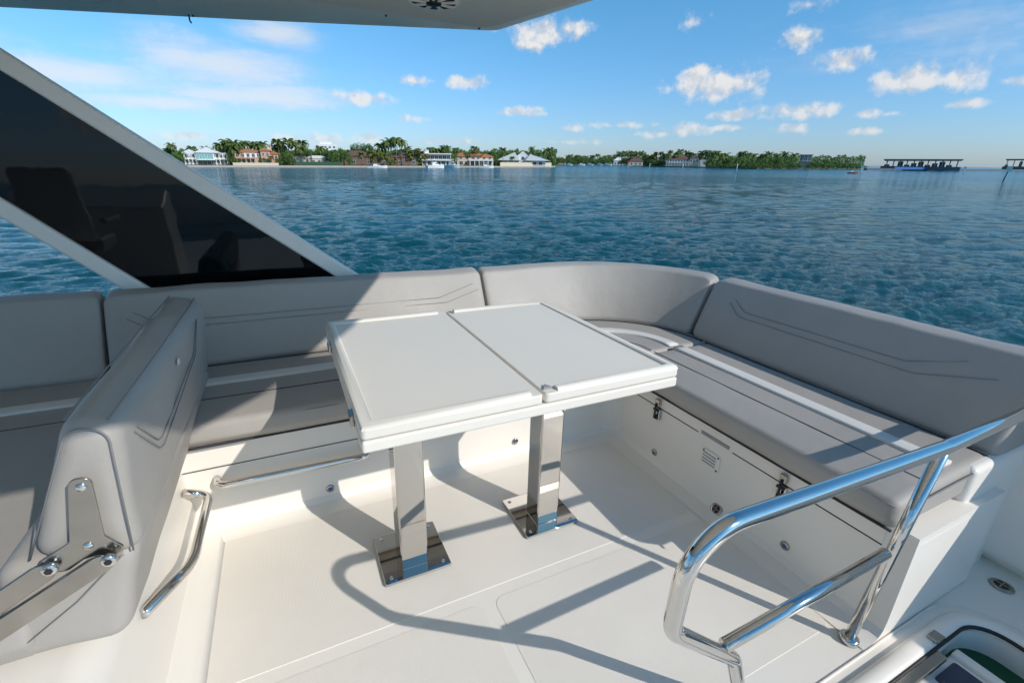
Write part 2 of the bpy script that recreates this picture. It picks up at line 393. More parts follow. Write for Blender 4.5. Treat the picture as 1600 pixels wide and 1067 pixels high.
# locker lid in the side base with latches, notch and vent
XP = CX+R0+.078
lid = MB()
lid.prism([(a, b) for a, b in [(.50, .302), (.50, .368), (1.60, .368), (1.60, .302), (1.205, .302), (1.19, .318), (1.045, .318), (1.03, .302)]], 0, .004)
lid.v = [(XP-.001-z, x, y) for x, y, z in lid.v]
lo = lid.build('locker_lid', 'gel', sofa, bevel=.003, seg=2)
MB().tube([(XP-.001, .50, .2975), (XP-.001, 1.03, .2975)], .0024, 5).build('panel_joint', 'seam', sofa)
MB().tube([(XP-.001, 1.205, .2975), (XP-.001, 1.66, .2975)], .0024, 5).build('panel_joint', 'seam', sofa)
MB().box(XP-.004, XP+.002, 1.047, 1.188, .300, .316).build('finger_notch', 'grey', sofa, bevel=.002)
for yy in (1.44, .81):
    lt = MB().box(XP-.022, XP-.012, yy-.013, yy+.013, .312, .345).build('latch', 'bracket', sofa, bevel=.003)
    k = MB(); k.box(XP-.014, XP-.001, yy-.016, yy+.016, .238, .296)
    k2 = k.build('latch_plate', 'steel', lt, bevel=.003)
    q = MB(); q.tube([(XP-.02, yy-.014, .292), (XP-.02, yy+.014, .292)], .006, 8); q.tube([(XP-.024, yy, .325), (XP-.026, yy, .25)], .005, 8); q.box(XP-.020, XP-.013, yy-.010, yy+.010, .245, .262)
    q.build('latch_lever', 'black', lt, smooth=True)
vt = MB().prism(rpoly([(1.072, .172), (1.165, .172), (1.165, .248), (1.072, .248)], .012), 0, .005)
vt.v = [(XP-.0006-z, x, y) for x, y, z in vt.v]; vt = vt.build('vent_plate', 'gel', sofa, bevel=.002, seg=2)
for k in range(4):
    z = .188+k*.014
    MB().box(XP-.0078, XP-.0045, 1.092, 1.158, z, z+.0045).build('slot', 'grey', vt)
for (y, z) in ((1.082, .24), (1.082, .18), (1.157, .24)):
    MB().disc((XP-.005, y, z), (-1, 0, 0), .004, .003, 8).build('screw', 'black', vt)
# seam between the rear base panel and seat shelf, with its grab rail
YP = CY+R0+.078
MB().box(-.44, 1.30, YP-.006, YP+.002, .272, .366).build('seat_apron', 'gel', sofa, bevel=.004)
MB().tube([(-.44, YP-.002, .268), (1.30, YP-.002, .268)], .0018, 5).build('panel_joint', 'seam', sofa)
gr = MB().tube(fillet([(-.335, YP+.01, .222), (-.325, YP-.055, .222), (.20, YP-.055, .212), (.21, YP+.01, .212)], .035, 6), .0125, 14).build('grab_rail', 'steel', sofa, smooth=True)

# sofa/lounge seat on the forward side of the divider
lounge = thing('lounge_seat', 'dark grey vinyl bench seat in the hardtop shade beyond the flip divider', 'bench')
o = sweep(back_prof, -2.6, -.708, .05, er=.028, puff=.007, name='backrest_cushion', m='vinyl', parent=lounge, seed=60)
p = MB()
sp = rpoly([(-.30, .386), (-.33, .43), (-.325, .485), (-.2, .500), (.3, .502), (.57, .50), (.57, .386)], [.012, .02, .028, .06, .05, .02, .01], 4)
sp = [(u-.35, z) for u, z in sp]
sp = rpoly([(-.70, .386), (-.72, .43), (-.71, .485), (-.6, .500), (.3, .502), (.57, .50), (.57, .386)], [.012, .02, .028, .06, .05, .02, .01], 4)
sweep(sp, -2.6, -.53, .05, er=.02, puff=.006, name='seat_cushion', m='vinyl', parent=lounge, seed=70)
strip(-2.6, -.55, .285, .345, .507, 'stripe_inlay', 'vinyl_lt', lounge)
tline(-2.6, -.55, .165, .5005, .0028, 'piping', 'seam', lounge)

# white console carrying the divider
con = thing('divider_console', 'white moulded fibreglass plinth under the hinged grey divider', 'plinth')
cb = MB(); cx_ = -.415
prof_c = rpoly([(-1.9, -.05), (cx_+.03, -.05), (cx_, .03), (cx_-.025, .362), (-1.9, .362)], [0, 0, .05, .07, 0], 6)
cb.v = [(x, y, z) for y in (.30, YP+.004) for x, z in prof_c]; n_ = len(prof_c)
cb.f = [(i, (i+1) % n_, (i+1) % n_+n_, i+n_) for i in range(n_)]+[tuple(range(n_-1, -1, -1)), tuple(range(n_, 2*n_))]
sharp(cb.build('plinth_body', 'gel', con, smooth=True), 40)
cvp = [(cx_+.08, .002), (cx_+.05, .006), (cx_+.022, .02), (cx_+.006, .045), (cx_-.02, .06), (cx_-.02, .002)]
cv = MB(); cv.v = [(x, y, z) for y in (.30, YP) for x, z in cvp]; cv.f = [(i, (i+1) % 6, (i+1) % 6+6, i+6) for i in range(6)]
cv.build('cove', 'gel', con, smooth=True)
MB().tube(fillet([(cx_-.01, 1.69, .24), (cx_+.062, 1.70, .205), (cx_+.055, 1.36, .205), (cx_-.012, 1.15, .265)], [.035, .30], 10), .0145, 14).build('grab_rail', 'steel', con, smooth=True)
MB().disc((-.452, 1.085, .352), (1, -.2, .6), .010, .008, 10).build('screw_head', 'steel', con, smooth=True)
hump = MB(); rr = [(0, .03), (.10, .028), (.16, .015), (.19, .0)]
MB().tube([(-.72, .80, .355), (-.72, .80, .368), (-.72, .80, .376)], [.15, .14, .11], 32).build('moulded_boss', 'gel', con, smooth=True)

# the flip divider
div = thing('flip_divider', 'grey vinyl flip-over divider backrest leaning on steel bracket arms', 'backrest')
A_ = [(-.505, .985, .600), (-.335, .975, .565), (-.335, 2.10, .52), (-.50, 2.10, .52), (-.402, .995, .876), (-.318, .985, .852), (-.322, 2.13, .815), (-.430, 2.13, .845)]
cush = MB().hexa(A_)
# subdivide for soft bulges
import bmesh
def soft(mb, name, m, parent, cuts=10, bev=.03, puff=.006, bulge=.0, seed=0, bseg=5):
    me = bpy.data.meshes.new(name); me.from_pydata(mb.v, [], mb.f); me.update()
    bm = bmesh.new(); bm.from_mesh(me)
    bmesh.ops.bevel(bm, geom=bm.edges[:], offset=bev, segments=bseg, profile=.5, affect='EDGES', clamp_overlap=True)
    bmesh.ops.subdivide_edges(bm, edges=[e for e in bm.edges if e.calc_length() > .08], cuts=cuts, use_grid_fill=True)
    bmesh.ops.triangulate(bm, faces=[f for f in bm.faces if len(f.verts) > 4])
    cen = Vector((0, 0, 0))
    for v in bm.verts: cen += v.co
    cen /= len(bm.verts)
    bm.normal_update()
    for v in bm.verts:
        q = noise.noise(v.co*5+Vector((seed, 0, 0)))+.5*noise.noise(v.co*13+Vector((seed, 3, 0)))
        v.co += v.normal*puff*q
    bm.to_mesh(me); bm.free(); me.shade_smooth()
    o = bpy.data.objects.new(name, me); C.objects.link(o); me.materials.append(M[m]); o.parent = parent; return o
soft(cush, 'divider_cushion', 'vinyl', div, 8, .038, .008, seed=3)
B_ = [(-.60, .985, .378), (-.395, .975, .370), (-.385, 2.08, .375), (-.60, 2.08, .375), (-.56, .995, .60), (-.335, .985, .585), (-.330, 2.08, .55), (-.56, 2.08, .55)]
soft(MB().hexa(B_), 'lower_cushion', 'vinyl', div, 8, .035, .005, seed=8)
# piping round the end face and along the top edge
ef = [(-.496, .983, .612), (-.390, .991, .862), (-.333, .983, .846), (-.345, .973, .585)]
seamline(fillet(ef, .03, 6), .0019, 'piping', 'stitch', div)
seamline([(-.333, .998, .862), (-.330, 1.3, .855), (-.333, 1.7, .842), (-.340, 2.10, .829)], .0019, 'piping', 'stitch', div)
seamline([(-.396, 1.01, .870), (-.401, 1.3, .866), (-.407, 1.7, .856), (-.418, 2.10, .842)], .0020, 'piping', 'stitch', div)
seamline([(-.36, .968, .585), (-.45, .972, .50), (-.56, .977, .42)], .0013, 'piping', 'stitch', div)
for o1 in (0, .022):
    pts = fillet([(-.3190, 1.93-o1, .79), (-.3215, 1.80-o1, .70+o1*.6), (-.3235, 1.22, .665+o1), (-.3165, 1.06+o1, .80)], [.08, .10], 8)
    seamline(pts, .0014, 'stitching', 'stitch', div)
bdg = MB().prism(rpoly([(-.02, -.012), (.02, -.012), (.02, .012), (-.02, .012)], .008), 0, .002).build('embossed_badge', 'vinyl_lt', div); bdg.rotation_euler = (PI/2, 0, PI/2); bdg.location = (-.3185, 1.53, .775); bdg.scale = (.7, .7, 1)
# steel bracket: T plate with two ears and two bars
pl_ = rpoly([(-.398, .775), (-.366, .775), (-.374, .645), (-.352, .612), (-.358, .590), (-.392, .606), (-.412, .604), (-.438, .588), (-.474, .598), (-.472, .622), (-.424, .648)], [.014, .014, .01, .008, .008, .01, .01, .01, .01, .01, .012], 4)
pz = MB().prism(pl_, 0, .006); pz.v = [(x, .962-z, y) for x, y, z in pz.v]
brk = pz.build('hinge_plate', 'bracket', div, bevel=.0015, seg=2)
def bar(p0, p1, wd, y, name):
    p0 = Vector(p0); p1 = Vector(p1); t = (p1-p0).normalized(); nn = Vector((-t.y, t.x))
    poly = rpoly([tuple(p0+nn*wd), tuple(p0-nn*wd), tuple(p1-nn*wd), tuple(p1+nn*wd)], wd*.9, 5)
    q = MB().prism(poly, 0, .006); q.v = [(x, y-z, zz) for x, zz, z in q.v]
    return q.build(name, 'bracket', div, bevel=.0015, seg=2)
bar((-.458, .608), (-.86, .375), .019, .9555, 'hinge_bar')
bar((-.372, .602), (-.86, .345), .019, .947, 'hinge_bar')
for (x, z, y) in ((-.458, .608, .9495), (-.372, .602, .941)):
    MB().tube([(x, y+.002, z), (x, y-.006, z), (x, y-.008, z)], [.0125, .0125, .010], 20).build('pivot_bolt', 'steel', div, smooth=True)
    MB().tube([(x, y-.006, z), (x, y-.0095, z)], .0065, 6).build('bolt_socket', 'black', div)
for (x, z) in ((-.383, .757), (-.400, .632)):
    MB().tube([(x, .957, z), (x, .9535, z)], [.009, .007], 16).build('screw_head', 'steel', div, smooth=True)

# ================================================================== TABLE
tb = thing('folding_table', 'white folding deck table with hinged leaves on two polished steel columns', 'table', (.57, 1.345, 0))
def tp(o): return sit(o, .57, 1.345, 0)
tp(MB().box(.100, 1.045, .955, 1.81, .697, .7285).build('lower_leaf', 'table', tb, bevel=.007))
def leaf(x0, x1, side):
    y0, y1, z0, z1 = .955, 1.81, .7315, .7600
    o = MB().prism(rpoly([(x0, y0), (x1, y0), (x1, y1), (x0, y1)], [.012]*4, 4), z0, z1).build('table_leaf', 'table', tb, bevel=.006)
    tp(o)
    w_ = .032; h = .0095
    e = x1-.004 if side < 0 else x0+.004
    # raised lip along three edges: outline strip with sloped inner face
    if side < 0: path = [(x1-.035, y0), (x0, y0), (x0, y1), (x1-.035, y1)]; s_in = 1
    else: path = [(x0+.04, y0), (x1, y0), (x1, y1), (x0+.03, y1)]; s_in = -1
    def off(d_):
        if side < 0: return [(x1-.035, y0+d_), (x0+d_, y0+d_), (x0+d_, y1-d_), (x1-.035, y1-d_)]
        return [(x0+.04, y0+d_), (x1-d_, y0+d_), (x1-d_, y1-d_), (x0+.03, y1-d_)]
    rows = [(.002, z1-.004), (.006, z1+h*.6), (.012, z1+h), (w_-.008, z1+h*.92), (w_-.002, z1+h*.5), (w_+.002, z1-.002)]
    m_ = MB(); 
    for dd, zz in rows: m_.v += [(x, y, zz) for x, y in off(dd)]
    for r_ in range(len(rows)-1):
        for k in range(3):
            f = (r_*4+k, r_*4+k+1, (r_+1)*4+k+1, (r_+1)*4+k); m_.f.append(f if side > 0 else f[::-1])
    cap = lambda k: tuple(r_*4+k for r_ in range(len(rows)))
    m_.f += [cap(0), cap(3)[::-1]]
    bm = bmesh.new(); me = bpy.data.meshes.new('edge_lip'); me.from_pydata(m_.v, [], m_.f); bm.from_mesh(me); bmesh.ops.recalc_face_normals(bm, faces=bm.faces); bm.to_mesh(me); bm.free()
    l = bpy.data.objects.new('edge_lip', me); C.objects.link(l); me.materials.append(M['table']); l.parent = o; me.shade_smooth(); me.set_sharp_from_angle(angle=R(50))
leaf(.100, .5685, -1); leaf(.5745, 1.045, 1)
for (x, y) in ((.592, .985), (.592, 1.782)):
    s_ = 1 if y < 1.3 else -1
    tp(MB().prism([(x-.012, y-.006*s_), (x+.016, y-.006*s_), (x+.004, y+.020*s_)][::s_], .7602, .766).build('corner_catch', 'grey', tb, bevel=.001, seg=1))
for y in (1.08, 1.62):
    tp(MB().box(.090, .101, y-.022, y+.022, .715, .745).build('hinge', 'bracket', tb, bevel=.003))
tp(MB().box(.22, .90, 1.25, 1.44, .672, .698).build('under_frame', 'grey', tb, bevel=.004))
for x in (.272, .802):
    tp(MB().box(x-.047, x+.047, 1.270, 1.364, .0125, .674).build('column', 'mirror', tb, bevel=.006, seg=3))
    xp = x+.004
    b_ = tp(MB().prism(rpoly([(xp-.115, 1.228), (xp+.115, 1.228), (xp+.115, 1.462), (xp-.115, 1.462)], .006, 3), .0046, .0145).build('base_plate', 'mirror', tb, bevel=.0025))
    for dx in (-.09, .09):
        for yy in (1.25, 1.44):
            MB().tube([(xp+dx, yy, .0146), (xp+dx, yy, .0185)], [.008, .005], 10).build('screw_head', 'steel', b_, smooth=True)

# ================================================================== GUARD RAIL
rail = thing('guard_rail', 'polished steel tube guard rail beside the stair opening', 'railing', (1.39, .465, 0))
def rpt(x, z): return (x, .465-.065*z, z)
top_path = fillet([rpt(3.4, .70), rpt(1.40, .700), rpt(.545, .750), rpt(.556, .515), rpt(.800, .285), rpt(.90, .06), rpt(.905, .0)], [.3, .105, .07, .07, .03], 12)
sit(MB().tube(top_path, .0170, 22).build('handrail', 'steel', rail, smooth=True), 1.39, .465, 0)
sit(MB().tube([rpt(1.352, .372), rpt(.745, .362)], .0150, 20).build('lower_rail', 'steel', rail, smooth=True), 1.39, .465, 0)
sit(MB().tube([rpt(1.392, .005), rpt(1.392, .69)], .0148, 20).build('post', 'steel', rail, smooth=True), 1.39, .465, 0)
sit(MB().tube([rpt(1.392, .002), rpt(1.392, .016), rpt(1.392, .020)], [.027, .026, .020], 20).build('foot_flange', 'steel', rail, smooth=True), 1.39, .465, 0)
sit(MB().tube([rpt(.905, .002), rpt(.905, .016), rpt(.905, .020)], [.030, .029, .022], 20).build('foot_flange', 'steel', rail, smooth=True), 1.39, .465, 0)

# ================================================================== FITTINGS
def fitting(name, label, cat, p, nrm, r, lens, group=None):
    t = thing(name, label, cat, p, group)
    q = Vector(nrm).normalized().to_track_quat('Z', 'Y').to_euler(); t.rotation_euler = q
    MB().tube([(0, 0, 0), (0, 0, .003), (0, 0, .005)], [r, r*.96, r*.78], 24).build('bezel', 'bracket', t, smooth=True)
    if lens: MB().tube([(0, 0, .0045), (0, 0, .0065)], [r*.5, r*.4], 16).build('lens', lens, t, smooth=True)
    return t
fitting('courtesy_light', 'small round steel floor light on the shaded side base near the far corner', 'light', (XP-.001, 1.43, .062), (-1, 0, .05), .017, 'led')
fitting('courtesy_light', 'small round blue-lensed floor light on the side base seen through the guard rail', 'light', (XP-.001, .755, .075), (-1, 0, .05), .017, 'led')
fitting('courtesy_light', 'small round steel floor light in the sunlit patch of the rear base', 'light', (.045, YP-.001, .062), (0, -1, .05), .017, 'led')
fitting('courtesy_light', 'small round steel floor light behind the second table column', 'light', (.90, YP-.001, .075), (0, -1, .05), .017, 'led')
def drain(label, p, nrm, r):
    t = fitting('deck_drain', label, 'drain', p, nrm, r, None)
    MB().tube([(0, 0, .0042), (0, 0, .0056)], r*.62, 20).build('well', 'black', t)
    for a in (0, PI/2):
        g = MB().box(-r*.6, r*.6, -r*.08, r*.08, .0056, .0078).build('grate_bar', 'bracket', t); g.rotation_euler = (0, 0, a)
    return t
drain('round steel scupper drain low in the cove below the vented locker', (XP-.012, 1.04, .024), (-1, 0, .75), .027)
drain('larger oval-looking steel drain in the shaded recess beside the sofa end', (2.10, .36, .001), (0, 0, 1), .034)
hg = thing('small_hinge', 'small steel hinge on the rim of the stair opening', 'hinge', (1.62, .352, .02))
sit(MB().box(1.60, 1.645, .335, .365, .018, .030).build('hinge_leaf', 'bracket', hg, bevel=.004), 1.62, .352, .02)
hd = thing('hatch_stay', 'grey metal sliding bar along the edge of the stair opening', 'bar', (1.4, .32, .0))
sit(MB().box(1.0, 1.60, .305, .333, -.012, .006).build('stay_bar', 'bracket', hd, bevel=.004), 1.4, .32, 0)

# ================================================================== HARDTOP AND ITS STRUT
ht = thing('hardtop_roof', 'cream fibreglass hardtop roof overhanging the deck with a speaker in its underside', 'roof', (0, 1, 2.05))
outl = [(-3.4, 4.75), (-1.23, 3.91), (.01, 3.43), (1.27, 2.90), (1.47, 2.21), (1.47, 1.35), (1.44, .78), (1.37, .30), (1.24, -.05), (1.10, -.30), (.85, -.56), (.62, -.68), (-3.4, -.74)][::-1]
o = MB(); z0 = 2.05
inn = [(-3.3, 3.30), (-1.15, 3.06), (.24, 2.74), (1.13, 2.70), (1.32, 2.10), (1.34, 1.35), (1.31, .80), (1.25, .34), (1.13, .0), (1.0, -.22), (.78, -.45), (.58, -.56), (-3.3, -.62)][::-1]
rr_ = [0]*len(outl); rr_[outl.index((1.27, 2.90))] = .10
outl = rpoly(outl, rr_, 6); inn = rpoly(inn, rr_, 6)
n_ = len(outl)
o.v = [(x, y, z0+.05) for x, y in outl]+[(x, y, z0) for x, y in inn]+[(x*1.004, y+.01*(1 if y > 1 else -1), z0+.09) for x, y in outl]+[(x*.97, y*.98, z0+.16) for x, y in outl]
o.f = [(i, i+n_, (i+1) % n_+n_, (i+1) % n_) for i in range(n_)]
for a in (0, 2):
    b = 2 if a == 0 else 3
    o.f += [(a*n_+i, a*n_+(i+1) % n_, b*n_+(i+1) % n_, b*n_+i) for i in range(n_)]
o.f += [tuple(3*n_+i for i in range(n_)), tuple(2*n_-1-i for i in range(n_))]
sh = sit(o.build('roof_shell', 'hard', ht, bevel=.006), 0, 1, 2.05)
cen = Vector((sum(p[0] for p in inn)/n_, sum(p[1] for p in inn)/n_))
inn2 = [tuple(cen+(Vector(p)-cen)*.985) for p in inn]
sit(MB().prism(inn2, z0-.006, z0+.002).build('ceiling_liner', 'hardin', ht), 0, 1, 2.05)
spk = thing('ceiling_speaker', 'round white ceiling speaker with dark cone and spoked grille in the hardtop', 'speaker', (.735, 2.375, z0-.010))
MB().tube([(0, 0, 0), (0, 0, -.008), (0, 0, -.014)], [.128, .126, .112], 40).build('trim_ring', 'hard', spk, smooth=True)
MB().tube([(0, 0, -.0142), (0, 0, -.0152)], [.100, .098], 36).build('cone', 'black', spk)
for k in range(9):
    a = 2*PI*k/9+.2
    g = MB()
    for s_ in (-.10, .10):
        g.tube([(math.cos(a+s_)*.035, math.sin(a+s_)*.035, -.018), (math.cos(a+s_*.7)*.105, math.sin(a+s_*.7)*.105, -.016)], .0042, 6)
    g.build('grille_spoke', 'hard', spk, kind=None)
MB().tube([(0, 0, -.015), (0, 0, -.024), (0, 0, -.027)], [.036, .034, .02], 20).build('centre_cap', 'black', spk, smooth=True)
for (x, y) in ((.60, 2.745), (1.085, 2.70), (-.28, 3.27)):
    MB().tube([(x, y-1, -.004), (x, y-1, -.012)], [.006, .004], 8).build('screw_head', 'black', ht)
# strut: white edged dark panel
stt = thing('hardtop_strut', 'slanted hardtop support with white frame and glossy black infill panel', 'strut', (-.4, 2.6, .6))
Y0, Y1 = 2.555, 2.625
zt, zb = 2.08, .60
fo = lambda z: .33-(z-.79)*1.300
gi = lambda z: .21-(z-.79)*1.289
gl = lambda z: -.57-(z-.78)*1.026
fl = lambda z: -.67-(z-.79)*1.00
def slab(pts, y0, y1, name, m, bev):
    q = MB().prism(pts, 0, y1-y0); q.v = [(x, y1-zz, z) for x, z, zz in q.v]
    return sit(q.build(name, m, stt, bevel=bev), -.4, 2.6, .6)
slab([(gi(zb), zb), (fo(zb), zb), (fo(zt), zt), (gi(zt), zt)], Y0, Y1, 'upper_frame', 'gel', .012)
slab([(fl(zb), zb), (gl(zb), zb), (gl(zt), zt), (fl(zt)-.04, zt)], Y0, Y1, 'lower_frame', 'gel', .012)
slab([(gl(zb)-.004, zb), (gi(zb)+.004, zb), (gi(zt)+.004, zt), (gl(zt)-.004, zt)], Y0+.022, Y1-.02, 'glass_panel', 'glass', .002)
tag = thing('warning_hook', 'tiny dark hook under the hardtop edge', 'hook', (-.30, 3.29, 2.045))
MB().tube([(0, 0, .005), (0, 0, -.02), (.006, 0, -.032)], .004, 6).build('hook', 'black', tag)

def helm_seat(x, y, lb):
    t = thing('helm_chair', lb, 'seat', (x, y, 0))
    MB().tube([(0, 0, 0), (0, 0, .55)], [.07, .06], 18).build('pedestal', 'steel', t, smooth=True)
    MB().box(-.26, .26, -.26, .24, .55, .68).build('seat', 'vinyl', t, bevel=.04)
    MB().hexa([(-.25, .18, .66), (.25, .18, .66), (.25, .30, .66), (-.25, .30, .66), (-.20, .30, 1.28), (.20, .30, 1.28), (.20, .39, 1.28), (-.20, .39, 1.28)]).build('backrest', 'vinyl_lt', t, bevel=.04)
    for sx in (-1, 1): MB().box(sx*.30-.03, sx*.30+.03, -.2, .22, .80, .85).build('armrest', 'vinyl', t, bevel=.02)
helm_seat(-1.75, -.55, 'high-backed helm seat nearest the lounge bench, seen only as a reflection')
helm_seat(-2.45, -.55, 'outer high-backed helm seat, seen only as a reflection')
hc = thing('helm_console', 'low white helm console, seen only as a reflection', 'console', (-2.0, -1.9, 0))
MB().hexa([(-.8, -.5, 0), (.8, -.5, 0), (.8, .25, 0), (-.8, .25, 0), (-.75, -.5, 1.05), (.75, -.5, 1.05), (.75, .05, .85), (-.75, .05, .85)]).build('console_body', 'gel', hc, bevel=.04)

# tilt everything aboard with the boat's list and trim
for o in BOATROOTS:
    o.matrix_world = BOAT @ o.matrix_basis
bpy.context.view_layer.update()

# ================================================================== WATER
SEA = 1.3-4.9
def sea_mesh():
    na, nr = 620, 760
    ang = np.concatenate([np.linspace(R(-42), R(98), na), np.linspace(R(98), R(318), 60)[1:-1]])
    rad = np.concatenate([3.0*(420/3.0)**(np.linspace(0, 1, nr)), [520, 700, 1000, 1600, 3000, 6000, 12000, 20000]])
    A, Rr = np.meshgrid(ang, rad)
    X = Rr*np.sin(A); Y = Rr*np.cos(A)
    cell = np.maximum(Rr*0.0066, Rr*0.0040)
    Z = np.zeros_like(X); DX = np.zeros_like(X); DY = np.zeros_like(X); rg = np.random.default_rng(11)
    main = R(188); X32 = X.astype(np.float32); Y32 = Y.astype(np.float32)
    gust = 1+.35*np.sin(X*.045+Y*.02+1)*np.sin(Y*.05-X*.013)+.25*np.sin(X*.21-Y*.13)*np.sin(Y*.17+X*.07+2)
    for i in range(150):
        lam = 0.16*(4.0/0.16)**(rg.random()**1.1)
        wgt = np.clip((lam/cell-2.2)/3.0, 0, 1).astype(np.float32)
        th = main+rg.normal()*(0.70 if lam < 1.0 else .45); k = 2*PI/lam
        amp = (0.0088 if lam < .8 else .0040)*lam**0.72
        sx, sy = math.sin(th), math.cos(th)
        ph = (k*(X32*sx+Y32*sy)+rg.random()*6.28).astype(np.float32)
        s_ = np.sin(ph)*wgt*amp; c_ = np.cos(ph)*wgt*amp*.5
        Z += s_; DX += c_*sx; DY += c_*sy
    Z = Z*gust+SEA; X = X+DX; Y = Y+DY
    n = len(ang); m_ = len(rad)
    v = np.stack([X, Y, Z], -1).reshape(-1, 3)
    i = np.arange(m_-1)[:, None]*n+np.arange(n)[None, :]; j = np.arange(m_-1)[:, None]*n+((np.arange(n)+1) % n)[None, :]
    f = np.stack([i, j, j+n, i+n], -1).reshape(-1, 4)[:, ::-1]
    me = bpy.data.meshes.new('sea'); me.vertices.add(len(v)); me.vertices.foreach_set('co', v.ravel())
    me.loops.add(f.size); me.loops.foreach_set('vertex_index', f.ravel().astype(np.int32))
    me.polygons.add(len(f)); me.polygons.foreach_set('loop_start', np.arange(0, f.size, 4, dtype=np.int32)); me.polygons.foreach_set('loop_total', np.full(len(f), 4, dtype=np.int32))
    me.update(); me.validate(); me.shade_smooth()
    o = bpy.data.objects.new('sea', me); C.objects.link(o); o['kind'] = 'structure'; return o
sea = sea_mesh()
wm = bpy.data.materials.new('sea_water'); wm.use_nodes = True; t = NT(wm.node_tree); b = wm.node_tree.nodes['Principled BSDF']
co = t.n('ShaderNodeNewGeometry').outputs['Position']
b.inputs['IOR'].default_value = 1.33
big = t.n('ShaderNodeTexNoise', {'Vector': t.v('MULTIPLY', co, (.6, 1, 1)), 'Scale': .02, 'Detail': 5}).outputs[0]
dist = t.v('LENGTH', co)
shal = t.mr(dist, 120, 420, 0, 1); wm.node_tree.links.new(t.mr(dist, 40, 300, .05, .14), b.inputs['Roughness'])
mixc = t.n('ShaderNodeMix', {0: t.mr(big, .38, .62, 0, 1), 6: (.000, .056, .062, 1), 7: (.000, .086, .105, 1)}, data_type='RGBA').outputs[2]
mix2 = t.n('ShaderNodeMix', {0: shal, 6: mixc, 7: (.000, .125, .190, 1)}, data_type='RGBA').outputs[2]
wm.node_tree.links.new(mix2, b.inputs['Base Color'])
rc = t.n('ShaderNodeVectorRotate', {'Vector': co, 'Angle': R(28)}, rotation_type='Z_AXIS').outputs[0]
st1 = t.v('MULTIPLY', rc, (.42, 1, 1)); st2 = t.v('MULTIPLY', rc, (.45, 1, 1))
def hgt(v_, sc, det, ro): return t.n('ShaderNodeTexNoise', {'Vector': v_, 'Scale': sc, 'Detail': det, 'Roughness': ro}).outputs[0]
gust = t.mr(hgt(t.v('MULTIPLY', rc, (.35, 1, 1)), .03, 5, .6), .36, .64, .55, 1.25)
bn0 = t.n('ShaderNodeBump', {'Height': hgt(st1, 6.5, 5, .65), 'Strength': t.m('MULTIPLY', gust, 1.0), 'Distance': .11})
bn1 = t.n('ShaderNodeBump', {'Height': hgt(st1, 2.6, 6, .68), 'Strength': t.m('MULTIPLY', gust, 1.0), 'Distance': .34, 'Normal': bn0.outputs[0]})
bn2 = t.n('ShaderNodeBump', {'Height': hgt(st2, .42, 6, .68), 'Strength': t.m('MULTIPLY', gust, t.mr(dist, 15, 90, .0, 1.0)), 'Distance': .75, 'Normal': bn1.outputs[0]})
bn3 = t.n('ShaderNodeBump', {'Height': hgt(st2, .10, 6, .70), 'Strength': t.m('MULTIPLY', gust, t.mr(dist, 60, 300, .0, 1.0)), 'Distance': 2.6, 'Normal': bn2.outputs[0]})
wm.node_tree.links.new(bn3.outputs[0], b.inputs['Normal'])
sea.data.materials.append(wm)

# ================================================================== FAR SHORE
# survey of the shore: s is the sighting along the horizon (0..1600 across the view), wl the waterline drop
def hy(s): return 251.5+.0135*(s-800)
def psi(s): return math.atan((s-800)/777)
def dist_of(s, wl): return 4.9/((wl-hy(s))*math.cos(psi(s))/834)
class Spot:
    def __init__(q, s, wl, back=0.0):
        q.d = dist_of(s, wl); q.b = R(26.2)+psi(s); q.back = back
        D = q.d+back; q.x = D*math.sin(q.b); q.y = D*math.cos(q.b); q.rot = -q.b
        q.mx = D*math.cos(psi(s))**2/777; q.mz = D*math.cos(psi(s))/834
def up_px(s, wl, top, back=0.0):   # height in metres above the sea of something reaching that sighting
    q = Spot(s, wl, back); D = q.d+back
    return 4.9+(hy(s)-top)*D*math.cos(psi(s))/834
M['land'] = mat('shore_ground', (.10, .11, .055), .9, var=.3, varscale=.08)
M['wallc'] = mat('seawall_concrete', (.42, .38, .32), .85, var=.15, varscale=.5)
M['white_w'] = mat('white_stucco', (.78, .77, .74), .8, var=.04, varscale=.3)
M['pink_w'] = mat('pink_stucco', (.62, .36, .25), .85, var=.08, varscale=.4)
M['cream_w'] = mat('cream_stucco', (.66, .56, .42), .85, var=.06, varscale=.4)
M['brown_w'] = mat('brown_stucco', (.20, .13, .10), .85, var=.1, varscale=.4)
M['white_r'] = mat('white_tile_roof', (.80, .80, .79), .6, var=.04, varscale=1)
M['orange_r'] = mat('clay_tile_roof', (.50, .19, .08), .8, var=.2, varscale=1.2)
M['brown_r'] = mat('brown_tile_roof', (.16, .09, .07), .8, var=.2, varscale=1)
M['pane'] = mat('window_glass', (.03, .045, .06), .08, spec=.8)
M['teal'] = mat('teal_glass', (.10, .36, .36), .12, spec=.6)
M['dark_w'] = mat('dark_steelwork', (.13, .14, .16), .7, var=.3, varscale=.3)
M['concrete'] = mat('grey_concrete', (.38, .37, .37), .85, var=.15, varscale=.2)
M['trunk'] = mat('palm_trunk', (.20, .16, .12), .9, var=.15, varscale=3)
M['bark'] = mat('bark', (.09, .065, .045), .9)
